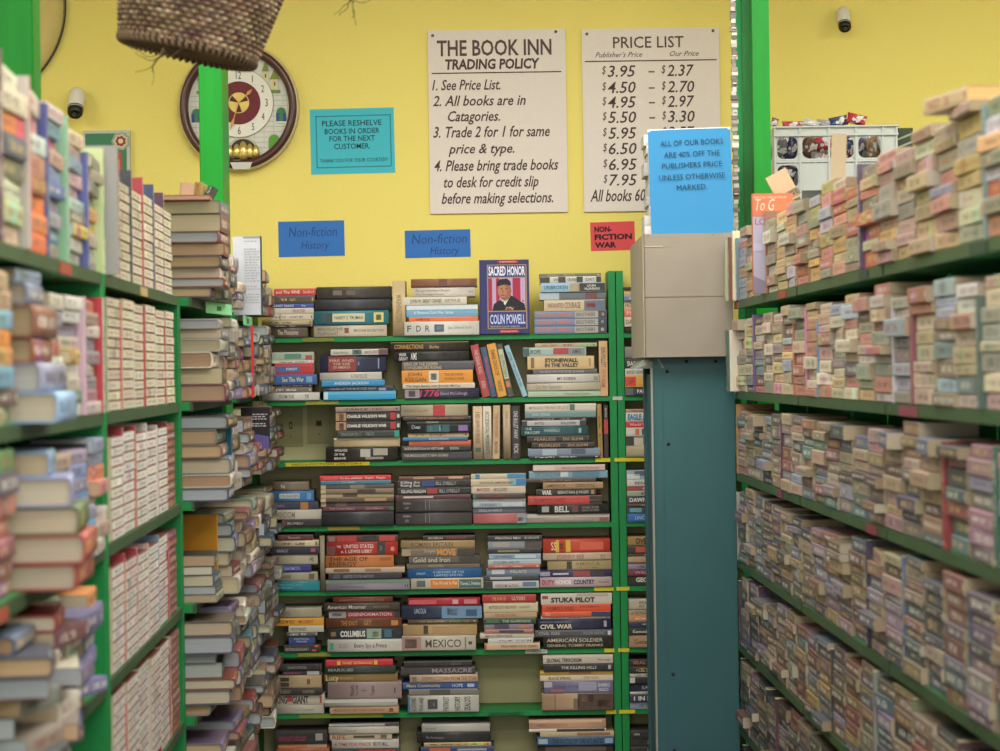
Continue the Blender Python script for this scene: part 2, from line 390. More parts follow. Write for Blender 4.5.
s.line('PLEASE RESHELVE', 322.5, 382, 125.7, 5.4, '14343e', 0, .012); s.line('BOOKS IN ORDER', 325, 379.8, 133.6, 5.2, '14343e', 0, .012)
s.line('FOR THE NEXT', 329.5, 375, 141, 5.2, '14343e', 0, .012); s.line('CUSTOMER.', 334, 370, 148.8, 5.2, '14343e', 0, .012)
s.line('THANK YOU FOR YOUR COURTESY!', 319.5, 387.5, 162, 3.6, '14343e', 0, .006); s.done()
for x0, y0, x1, y1, lab, tx in ((278.5, 221, 344.5, 256.5, 'blue card with handwritten section name, left of its twin above the shelves', ((289, 337, 236.5), (301, 329, 249))),
                             (405, 230, 470.5, 257.5, 'blue card with handwritten section name, above the face-out biography on the right', ((412, 467, 243.5), (430, 459, 254.5)))):
    s = Sign('section_card', lab, x0, y0, x1, y1, '2f6db8', thick=.0012, rot=-.5*D2R, group='blue section cards')
    s.line('Non-fiction', tx[0][0], tx[0][1], tx[0][2], 9.5, '1c3566', .15, -.012); s.line('History', tx[1][0], tx[1][1], tx[1][2], 8, '1c3566', .25, -.012); s.done()
s = Sign('war_section_card', 'red card reading NON-FICTION WAR in bold black letters, beside the cardboard box', 590.5, 221.8, 634.8, 250.5, 'd84a50', thick=.0012, rot=-1.0*D2R)
s.line('NON-', 594.5, 612, 231.5, 5, '301014', 0, .05); s.line('FICTION', 594.5, 632, 239.3, 5, '301014', 0, .05); s.line('WAR', 594.5, 616, 247.2, 5, '301014', 0, .05); s.done()

# framed picture, half hidden on the left
s = Sign('framed_picture', 'green framed picture on yellow wall behind the left books', 84, 131, 131, 186, 'b8b8ae', thick=.02, cat='picture')
g = Geo()
a = s.px(86.5, 183); b = s.px(127.5, 134); g.box(a[0], b[0], -.022, -.019, a[1], b[1], hx('3f7a58')); g.build('print', INK, s.o)
for rr, h, dy in ((8.5, '8fa08a', 0), (6.5, 'c8b8a0', .0004), (4.5, '8a3a2c', .0008), (2, 'd8c8a0', .0012)):
    c0 = s.px(122, 142); n = 14
    s.g.poly([(c0[0]+(rr+(1.1 if i % 2 else 0))*s.k*math.cos(i*2*math.pi/n), c0[1]+(rr+(1.1 if i % 2 else 0))*s.k*math.sin(i*2*math.pi/n)) for i in range(n)], -.0226-dy, hx(h))
s.rect(119, 153, 123, 182, 'b05040', .0025); s.g.build('decoration', INK, s.o)
# round disc, top left corner
c0 = P(-30, 8, WALLY)
t = thing('round_wall_plaque', 'large round beige wall plaque with thin dark rim at top left corner', 'wall plaque', (c0.x, WALLY-.001, c0.z))
g = Geo(); g.lathe([(.0001, -.022), (.27, -.02), (.324, -.016), (.326, 0)], 64, hx('d2bc72')); g.build('disc', PAINT, t)
g = Geo(); g.lathe([(.3245, 0), (.3245, -.018), (.3285, -.02), (.3285, 0)], 64, hx('6e6450')); g.build('rim', INK, t)
g = Geo(); g.tube([((.3295)*math.cos(a), -.012, .3295*math.sin(a)) for a in [-.9+i*.05 for i in range(25)]], .0022, hx('1c1a18')); g.build('cord', INK, t)

# clock
c0 = P(239.3, 108, WALLY)
clk = thing('wall_clock', 'oval brown musical wall clock with castle scene dial, partly behind green post', 'clock', (c0.x, WALLY-.001, c0.z))
k = WALLY/F; RX, RZ = 60.5*k, 64*k; RA = RX; sz = RZ/RX
g = Geo(); g.lathe([(RA, 0), (RA, -.025), (RA*.985, -.033), (RA*.965, -.034)], 72, hx('c9bd96'), sz=sz); g.build('outer_rim', mat_plain('brass_rim', 'c2b48a', .35, .08, 20, spec=.5), clk)
g = Geo(); g.lathe([(RA*.968, -.02), (RA*.965, -.037), (RA*.93, -.047), (RA*.87, -.046), (RA*.835, -.035), (RA*.83, -.012)], 72, hx('4a2620'), sz=sz); g.build('frame', mat_plain('brown_clock_frame', '4a2822', .3, .12, 12, spec=.5), clk)
g = Geo(); g.lathe([(.0001, -.014), (RA*.84, -.0139)], 72, hx('cfd0c4'), sz=sz, sm=False)
def cp(x, y): return (x-239.3)*k, (108-y)*k
GOLD = 'b89a48'
def crect(g, x0, y0, x1, y1, h, d):
    a, b = cp(x0, y1), cp(x1, y0); g.box(a[0], b[0], -.0142-d, -.0135, a[1], b[1], hx(h))
for i in range(11): crect(g, 190+(i % 2), 96+i*5.2, 288, 96.5+i*5.2, 'a9aa9a', .0006)
for i in range(10): crect(g, 196+i*9.7, 96, 196.4+i*9.7, 148, 'b4b4a6', .0005)
g.build('dial_plate', INK, clk)
dc = cp(239.6, 103.6)
def disc(g, r, y, h, seg=48, cx=dc[0], cz=dc[1], th=.003): g.lathe([(.0001, y), (r*k, y), (r*k, y+th)], seg, hx(h), cx=cx, cz=cz, sm=False)
g = Geo(); disc(g, 34, -.020, 'e2e0d6', th=.006); disc(g, 34.6, -.0185, '8f8c7e', th=.004); g.build('numeral_ring', INK, clk)
g = Geo(); disc(g, 21.5, -.0222, '6e2830'); 
for i in range(12):
    a = i*math.pi/6; p0 = (dc[0]+21*k*math.cos(a), dc[1]+21*k*math.sin(a)); p1 = (dc[0]+12*k*math.cos(a), dc[1]+12*k*math.sin(a))
    n_ = (-math.sin(a)*.0006, math.cos(a)*.0006)
    g.poly([(p0[0]-n_[0], p0[1]-n_[1]), (p0[0]+n_[0], p0[1]+n_[1]), (p1[0]+n_[0], p1[1]+n_[1]), (p1[0]-n_[0], p1[1]-n_[1])], -.0225, hx('4a181e'))
g.build('centre_disc', INK, clk)
g = Geo(); disc(g, 10.3, -.0242, GOLD); g.build('rotor', mat_plain('gold_metal', 'c8ac58', .28, .15, 40, spec=.6, metal=.5), clk)
g = Geo()
for j in range(3):
    a = math.pi/2 + j*2*math.pi/3 + math.pi
    g.poly([(dc[0], dc[1])]+[(dc[0]+9.6*k*math.cos(a+q), dc[1]+9.6*k*math.sin(a+q)) for q in (-.32, 0, .32)], -.0246, hx('54202a'))
g.build('rotor_blade', INK, clk)
g = Geo()
for i in range(1, 13):
    a = math.pi/2 - i*math.pi/6; r = 27.6*k; hh = 7.6*k if i in (12, 6, 3, 9) else 7*k; tv, tf, tw = glyphs(str(i), 0, .012); wd = min(tw*hh/.72*.62, 8.2*k)
    g.text(str(i), dc[0]+r*math.cos(a)-wd/2, dc[1]+r*math.sin(a)-hh/2, wd, hh, hx('2c2a2a'), -.0206)
g.build('numerals', INK, clk)
def hand(name, x, y, wd, yy):
    e = cp(x, y); d = Vector((e[0]-dc[0], e[1]-dc[1])); n_ = Vector((-d.y, d.x)).normalized(); g = Geo(); o = Vector(dc)
    for dy in (yy,):
        pts = [o-d*.15, o+d*.25+n_*wd*.45, o+d*.55+n_*wd*.5, o+d*.72+n_*wd*1.6, o+d, o+d*.72-n_*wd*1.6, o+d*.55-n_*wd*.5, o+d*.25-n_*wd*.45]
        g.poly([tuple(p) for p in pts], dy, hx('c89a50'))
    g.build(name, INK, clk)
hand('hour_hand', 253.6, 90, .0036, -.0262); hand('minute_hand', 230.6, 131.5, .0036, -.0275)
# castle decorations (towers, balconies, arches)
def arch(g, x, y0, y1, hw, h, d, seg=8):
    a = cp(x-hw, y1); b = cp(x+hw, y0+hw); pts = [(a[0], a[1]), (b[0], a[1])]
    for i in range(seg+1): t_ = math.pi*i/seg; q = cp(x+hw*math.cos(t_), y0+hw-hw*math.sin(t_)); pts.append(q)
    g.poly(pts, -.0145-d, hx(h))
for sgn in (1, -1):
    X = lambda x: 239.3+sgn*(x-239.3)
    for x, yt, yb, hw in ((266.5, 72, 88, 2.6), (275.5, 80, 93, 3.6)):
        g = Geo(); crect(g, min(X(x-hw), X(x+hw)), yt, max(X(x-hw), X(x+hw)), yb, 'cfc39a', .004)
        p = [cp(X(x-hw*1.35), yt+.5), cp(X(x+hw*1.35), yt+.5), cp(X(x), yt-10)]; g.poly(p if sgn > 0 else p[::-1], -.02, hx('7f8a3e'))
        crect(g, X(x)-.7, yt+3, X(x)+.7, yt+7, '6a5a30', .0046); g.build('castle_tower', INK, clk)
    g = Geo(); crect(g, min(X(271), X(281)), 91, max(X(271), X(281)), 94, '6a8a44', .005); g.build('castle_terrace', INK, clk); g = Geo()
    arch(g, X(281.5), 107, 124, 5.6, 'c8c6b4', .001); arch(g, X(281.5), 108.5, 124, 4.6, '3f7a50', .0015)
    crect(g, X(278)-1.6, 114, X(278)+1.6, 123.5, '2c4f86', .002); crect(g, X(285)-1.6, 114, X(285)+1.6, 123.5, '2c4f86', .002); crect(g, X(281.5)-6, 122.5, X(281.5)+6, 124.5, 'd6d2c0', .003)
    g.build('balcony', INK, clk); g = Geo()
    arch(g, X(274), 134, 151, 6.5, 'c0beb0', .001); arch(g, X(274), 135.5, 151, 5.4, '5a9a3c', .0015)
    g.build('gate_arch', INK, clk)
g = Geo(); arch(g, 243, 137.5, 160, 15.5, 'b8b2a2', .002, 14); arch(g, 243, 139.5, 160, 13.6, '3c3430', .003, 14); g.build('alcove', INK, clk)
GB = mat_plain('gold_bell', 'd8c070', .25, .2, 60, spec=.7, metal=.6)
for x, r in ((230, 4.2), (237, 4.6), (243.5, 6), (250, 4.6), (256, 4)):
    c1 = cp(x, 153); g = Geo(); rr = r*k
    g.lathe([(rr*.1, c1[1]+rr*1.8), (rr*.5, c1[1]+rr*1.5), (rr*.75, c1[1]+rr*.7), (rr, c1[1]-rr*.6), (rr*.6, c1[1]-rr*1.2), (rr*.05, c1[1]-rr*1.25)], 14, hx('d8c070'), axis='z', cx=c1[0], cz=-.026)
    g.build('bell', GB, clk)
g = Geo(); crect(g, 228, 156.5, 258, 158.5, 'd0c8b0', .008)
a = [cp(231, 163.5), cp(253, 163.5), cp(250, 170.5), cp(234, 170.5)]
n = len(g.v); g.v += [(x, -.05, z) for x, z in a]+[(x, -.03, z) for x, z in a]
for q in ((3, 2, 1, 0), (0, 1, 5, 4), (2, 3, 7, 6), (1, 2, 6, 5), (3, 0, 4, 7)): g.face([n+i for i in q], hx('c8c8bc'))
for x in (237, 242, 247): disc(g, 1.6, -.052, 'e0d090', 10, *cp(x, 167))
g.build('nameplate', mat_plain('silver_plate', 'c4c4b8', .3, .1, 30, spec=.6), clk)

# security cameras
WHITE = mat_plain('white_plastic', 'd8d4ca', .4, .05, 10, spec=.4); BLACKP = mat_plain('black_plastic', '141414', .35, .1, 10, spec=.5)
def seccam(px, py, lab, s, tilt):
    c0 = P(px, py, WALLY)
    t = thing('security_camera', lab, 'camera', (c0.x, WALLY-.001, c0.z), group='wall cameras')
    g = Geo(); g.lathe([(.021*s, 0), (.021*s, -.008), (.012*s, -.012), (.009*s, -.03)], 20, cz=.012); g.build('mount', WHITE, t)
    B = Matrix.Translation((0, -.045*s, 0)) @ Matrix.Rotation(tilt, 4, 'X')
    g = Geo(); g.lathe([(.002, .045*s), (.016*s, .042*s), (.023*s, .032*s), (.0245*s, .01*s), (.0235*s, -.03*s)], 28, axis='z'); g.v = [tuple(B @ Vector(p)) for p in g.v]; g.build('body', WHITE, t)
    g = Geo(); g.lathe([(.0238*s, -.024*s), (.0225*s, -.045*s), (.018*s, -.052*s), (.0135*s, -.048*s), (.001, -.047*s)], 28, axis='z'); g.v = [tuple(B @ Vector(p)) for p in g.v]; g.build('lens_cap', BLACKP, t)
    g = Geo(); g.lathe([(.009*s, -.049*s), (.006*s, -.053*s), (.001, -.054*s)], 16, axis='z'); g.v = [tuple(B @ Vector(p)) for p in g.v]; g.build('lens', mat_plain('lens_glass', '2c3238', .1, .1, 10, spec=.8), t)
seccam(842, 20, 'small white security camera with black lens on right side of yellow wall', .95, -32*D2R)
seccam(79, 103, 'small white security camera with black lens, above the left books', 1.15, -32*D2R)

# ------------------------------------------------------------------ green posts
def post(label, x0, x1, y0, y1, z0=0, mat=POSTGREEN):
    g = Geo(); b = .003; z1 = 3.2; w, d = x1-x0, y1-y0
    pr = [(b, 0), (w-b, 0), (w, b), (w, d-b), (w-b, d), (b, d), (0, d-b), (0, b)]; n = len(g.v)
    g.v += [(x-w/2, y-d/2, 0) for x, y in pr] + [(x-w/2, y-d/2, z1-z0) for x, y in pr]
    for i in range(8): j = (i+1) % 8; g.face((n+i, n+j, n+8+j, n+8+i))
    g.face(range(n, n+8)[::-1]); g.face(range(n+8, n+16))
    return tag(g.build('green_post', mat, None, ((x0+x1)/2, (y0+y1)/2, z0)), label, 'post')
d = 7.005; p = P(222.3, 120, d); q = P(199, 120, d); post('bright green wooden post rising in front of the wall clock', q.x, p.x, d, d+.17)
d = 4.98; p = P(33, 40, d); post('wide green post at top left corner behind near books', p.x-.12, p.x, d, d+.085)
t = thing('green_post', 'double green wooden post beside the blue sale notice and white crate', 'post', (.76, 7.18, 0))
d = 7.16; p = P(753.5, 120, d); q = P(770.5, 120, d)
g = Geo(); g.box(p.x-.76, q.x-.76, -.02, .03, 0, 3.2); g.build('front_board', POSTGREEN, t)
p = P(743.5, 120, 7.24); q = P(756, 120, 7.24); g = Geo(); g.box(p.x-.76, q.x-.76, .06, .085, 0, 3.2); g.build('side_board', POSTDARK, t)
p = P(736.5, 120, 7.32); g = Geo(); g.box(p.x-.76, q.x-.76+.03, .14, .17, 0, 3.2); g.build('rear_board', GREEN, t)
# crumpled paper strip left of the post
d = 7.13; g = Geo(); r2 = random.Random(5); z1, z0 = 3.198, P(735, 236, d).z; n = 110
t = thing('paper_strip', 'narrow crumpled grey strip hanging beside the right green post', 'strip', (P(734.8, 120, d).x, d, z0))
prev = None
for i in range(n):
    z = (z1-z0)*i/n; hgt = (z1-z0)/n
    g.box(-.008+r2.uniform(-.003, .003), .007+r2.uniform(-.003, .004), -.006+r2.uniform(-.006, .002), .008, z, z+hgt*1.02, hx(vary(r2.choice(['8a847c', 'b8b0a4', '6a665e', 'c4beb2', '7c7068']), 14, r2)))
    
g.build('crumpled_sheet', INK, t)
for i in range(16):
    g = Geo(); z = (z1-z0)*(i+.5)/16; g.box(-.006, .006, -.016, -.012, z, z+.003, hx('c8c8c8')); g.build('staple', INK, t)

# ------------------------------------------------------------------ hanging basket
bc = P(187, 52, 5.0)
bk = thing('hanging_basket', 'brown woven wicker basket hanging from the ceiling in front of the clock', 'basket', (bc.x, bc.y, bc.z), (0, 12.5*D2R, 0))
wk = NT('woven_wicker', .75, .2); at = wk.n('ShaderNodeAttribute', attribute_name='Col'); wk.base(wk.mix(wk.math('MULTIPLY', wk.noise(120, 3, wk.obj()), .5), at.outputs['Color'], hx('2a2018')))
g = Geo(); SEG, ROWS = 450, 145; H = .30; r0, r1 = .142, .196
def rad(t_): return r0+(r1-r0)*t_**.85
NR = 29
rb = random.Random(3); cells = {}
for j in range(ROWS+1):
    z = H*j/ROWS
    for i in range(SEG):
        a = 2*math.pi*i/SEG; ph = j*NR/ROWS; row = int(ph)
        bump = (.0062*abs(math.sin(math.pi*ph))**.7)*(.5+.5*math.cos(a*45+math.pi*(row % 2)+row*.23)) 
        r = rad(j/ROWS)-.002+bump; g.v.append((r*math.cos(a), r*math.sin(a), z))
for j in range(ROWS):
    for i in range(SEG):
        i2 = (i+1) % SEG; ph = (j+.5)*NR/ROWS; row = int(ph); cc = int((i/SEG*45+(row % 2)*.5+row*.23/(2*math.pi)))
        key = (row, cc)
        if key not in cells:
            cells[key] = hx(vary(rb.choice(['b09878', 'c8ac8c', '94785c', '84685a', 'd4bc9c', '9c8068', 'bca080', 'a08470', '8c7460']), 10, rb))
        f_ = .16+.84*abs(math.sin(math.pi*ph))*(.25+.75*(.5+.5*math.cos((i+.5)/SEG*2*math.pi*45+math.pi*(row % 2)+row*.23))); c_ = tuple(x*f_ for x in cells[key])  # strand highlights and shade in the weave gaps are put into the colour
        g.face((j*SEG+i, j*SEG+i2, (j+1)*SEG+i2, (j+1)*SEG+i), c_, None, 0, True)
g.build('woven_wall', wk.m, bk)
g = Geo(); SEG = 448; ring = []
for j in range(13):                                        # braided foot ring
    b = 2*math.pi*j/12
    for i in range(SEG):
        a = 2*math.pi*i/SEG; tw = .0095*(1+.3*math.sin(a*64+b*1.2)); r = r0-.004+tw*math.cos(b); g.v.append((r*math.cos(a), r*math.sin(a), .004+tw*1.1*math.sin(b)))
for j in range(12):
    for i in range(SEG):
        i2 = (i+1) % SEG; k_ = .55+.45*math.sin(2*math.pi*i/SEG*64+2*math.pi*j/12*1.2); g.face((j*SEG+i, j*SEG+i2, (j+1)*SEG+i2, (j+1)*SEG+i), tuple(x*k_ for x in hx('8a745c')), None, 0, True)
g.build('braided_foot', wk.m, bk)
g = Geo(); g.lathe([(.0001, .006), (r0*.5, .004), (r0*.96, .0)], 60, hx('4a3a2a'), axis='z'); g.build('base', wk.m, bk)
for i in range(3):
    a = i*2.094+.5; g = Geo(); top = Matrix.Rotation(-12.5*D2R, 3, 'Y') @ Vector((0, 0, 3.19-bc.z)); 
    g.tube([(r1*.95*math.cos(a), r1*.95*math.sin(a), H*.97), tuple(top*.7+Vector((r1*.3*math.cos(a), r1*.3*math.sin(a), .02))), tuple(top)], .004, hx('7a6448')); g.build('hanging_cord', INK, bk)
def wisp(px, py, seed, n, L, d, lab=None, parent=None):
    r3 = random.Random(seed); g = Geo(); o0 = P(px, py, d)
    for i in range(n):
        p = Vector((0, 0, 0)); v_ = Vector((r3.uniform(-.5, .5), r3.uniform(-.3, .3), -1)); pts = [p.copy()]
        for k_ in range(9):
            p = p + v_.normalized()*L/9; v_ += Vector((r3.uniform(-.7, .7), r3.uniform(-.4, .4), r3.uniform(-.25, .55))); pts.append(p.copy())
        g.tube(pts, [.0014-.0001*q for q in range(10)], hx(vary('5a4a2c', 12, r3)), seg=5)
    return g, o0
g, o0 = wisp(163, 48, 8, 6, .085, 4.86); mi = bk.matrix_world
loc = Matrix.Rotation(-12.5*D2R, 3, 'Y') @ (o0-bc); g.v = [tuple(Matrix.Rotation(-12.5*D2R, 3, 'Y') @ Vector(p)+loc) for p in g.v]; g.build('loose_strands', INK, bk)
g, o0 = wisp(352, -14, 21, 5, .085, 5.0); tag(g.build('dangling_twig', INK, None, o0), 'thin brown twig dangling into view right of the wicker basket', 'twig')
g2 = Geo()
# ------------------------------------------------------------------ back bookcase (facing the camera)
BY = 8.0
def zat(y, x=450): return P(x, y, BY).z
SHELF = [zat(335.3), zat(398.3), zat(459.8), zat(524.4), zat(588.8), zat(650.2), zat(711.8), zat(764)]
k = BY/F
def xat(px, py): return P(px, py, BY).x
XL, XR = xat(246, 400), xat(618.3, 500)        # left bookcase outer edges
X2 = xat(735, 400)+.2
LIP = .0165
BEIGE = mat_plain('beige_back_board', 'cbc192', .7, .06, 3)
def caseback(name, label, x0, x1, group):
    t = thing(name, label, 'bookcase', ((x0+x1)/2, BY+.1, 0), (0, 0, 0), group); c = (x0+x1)/2
    for z in SHELF+[SHELF[-1]-.21, SHELF[-1]-.42]:
        if z < .05: continue
        g = Geo(); g.box(x0+.024-c, x1-.024-c, -.1, .1, z-LIP, z); g.build('shelf', GREEN, t)
    for x in (x0, x1-.0235):
        g = Geo(); g.box(x-c, x+.0235-c, -.1, .1, 0, zat(271, 608)); g.build('side_panel', GREEN, t)
    g = Geo(); g.box(x0+.024-c, x1-.024-c, .1005, .107, .05, SHELF[0]-LIP); g.build('back_panel', BEIGE, t)
    return t
b1 = caseback('bookcase', 'green open-backed bookcase of history books against the yellow wall', XL, XR, 'green bookcases')
b2 = caseback('bookcase', 'green bookcase of war books half hidden behind the teal cabinet', XR+.003, X2, 'green bookcases')
# tape and label strips on the shelf fronts
def strip(bc_, x0, x1, row, h, txt=None, lab=None, hgt=None, tcol='3a2c10', rot=0):
    z = SHELF[row-1]; a, b = xat(x0, 500), xat(x1, 500); c = bc_.location
    g = Geo(); hh = hgt or .012; zz = z-LIP/2
    g.box(a-c.x, b-c.x, -.1035, -.1005, zz-hh/2, zz+hh/2, hx(h))
    if txt: g.text(txt, a-c.x+(b-a)*.08, zz-hh*.28, (b-a)*.84, hh*.56, hx(tcol), -.104)
    o = g.build('shelf_label', INK, bc_)
    if lab: o['label'] = lab
strip(b1, 286, 370, 3, 'c8b428', 'NON-FICTION HISTORY', 'yellow label strip')
strip(b1, 307, 340, 2, '98903a'); strip(b1, 327, 359, 4, '8f8434', None, 'olive label strip'); strip(b1, 296, 328, 6, '8a8a30'); strip(b1, 296, 380, 7, '7c8a34')
strip(b1, 485, 520, 7, '1c6a38', 'MILITARY HISTORY', None, .01, '0c2c18'); strip(b1, 305, 336, 1, '7a8038')
strip(b1, 523, 545, 6, 'b8bcb0', 'NONFICTION', 'pale label strip', .012, '404040')
for x0, x1, row in ((596, 611, 3), (593, 612, 5), (602, 612, 6), (603, 613, 7)): strip(b1, x0, x1, row, 'd0c02c', None, 'yellow tape')
for x0, x1, row in ((615, 650, 3), (615, 628, 5), (616, 627, 6), (616, 632, 7)): strip(b2, x0, x1, row, 'd0c02c', None, 'yellow tape')
strip(b2, 614, 624, 2, 'b8bcb0', None, 'grey tape')
PLATE = mat_plain('painted_plate', 'a89e70', .5, .06, 6)
# outlet plates seen through the third shelf gap
for x0, y0, x1, y1, lab in ((274, 407.5, 303, 446.5, 'wide painted outlet plate on the backing behind third shelf'), (307.5, 405, 331.5, 443.5, 'narrow painted outlet plate beside the wider one, third back shelf')):
    s = Sign('outlet_plate', lab, x0, y0, x1, y1, 'cfc484', Y=BY+.2, thick=.004, cat='outlet plate', group='painted outlet plates', mat=PLATE)
    cx, cy = (x0+x1)/2, (y0+y1)/2
    if x0 < 290: s.rect(cx+1, cy-5, cx+4, cy+2, '4a4428'); s.rect(cx+1.8, cy-3.5, cx+3.2, cy+.5, 'b8ac6c', .0004); s.rect(cx-10, cy-3, cx-9, cy+3, '8a8048'); s.rect(cx+1.9, cy+9, cx+3.3, cy+10.3, '6a6238'); s.rect(cx+1.9, cy-12, cx+3.3, cy-10.7, '6a6238')
    else: s.rect(cx-3.5, cy-4, cx+2.5, cy+2, '6a6238'); s.rect(cx-2.5, cy-3, cx+1.5, cy+1, '3c3820', .0004); s.rect(cx-1, cy+9, cx+.4, cy+10.3, '6a6238')
    s.done()
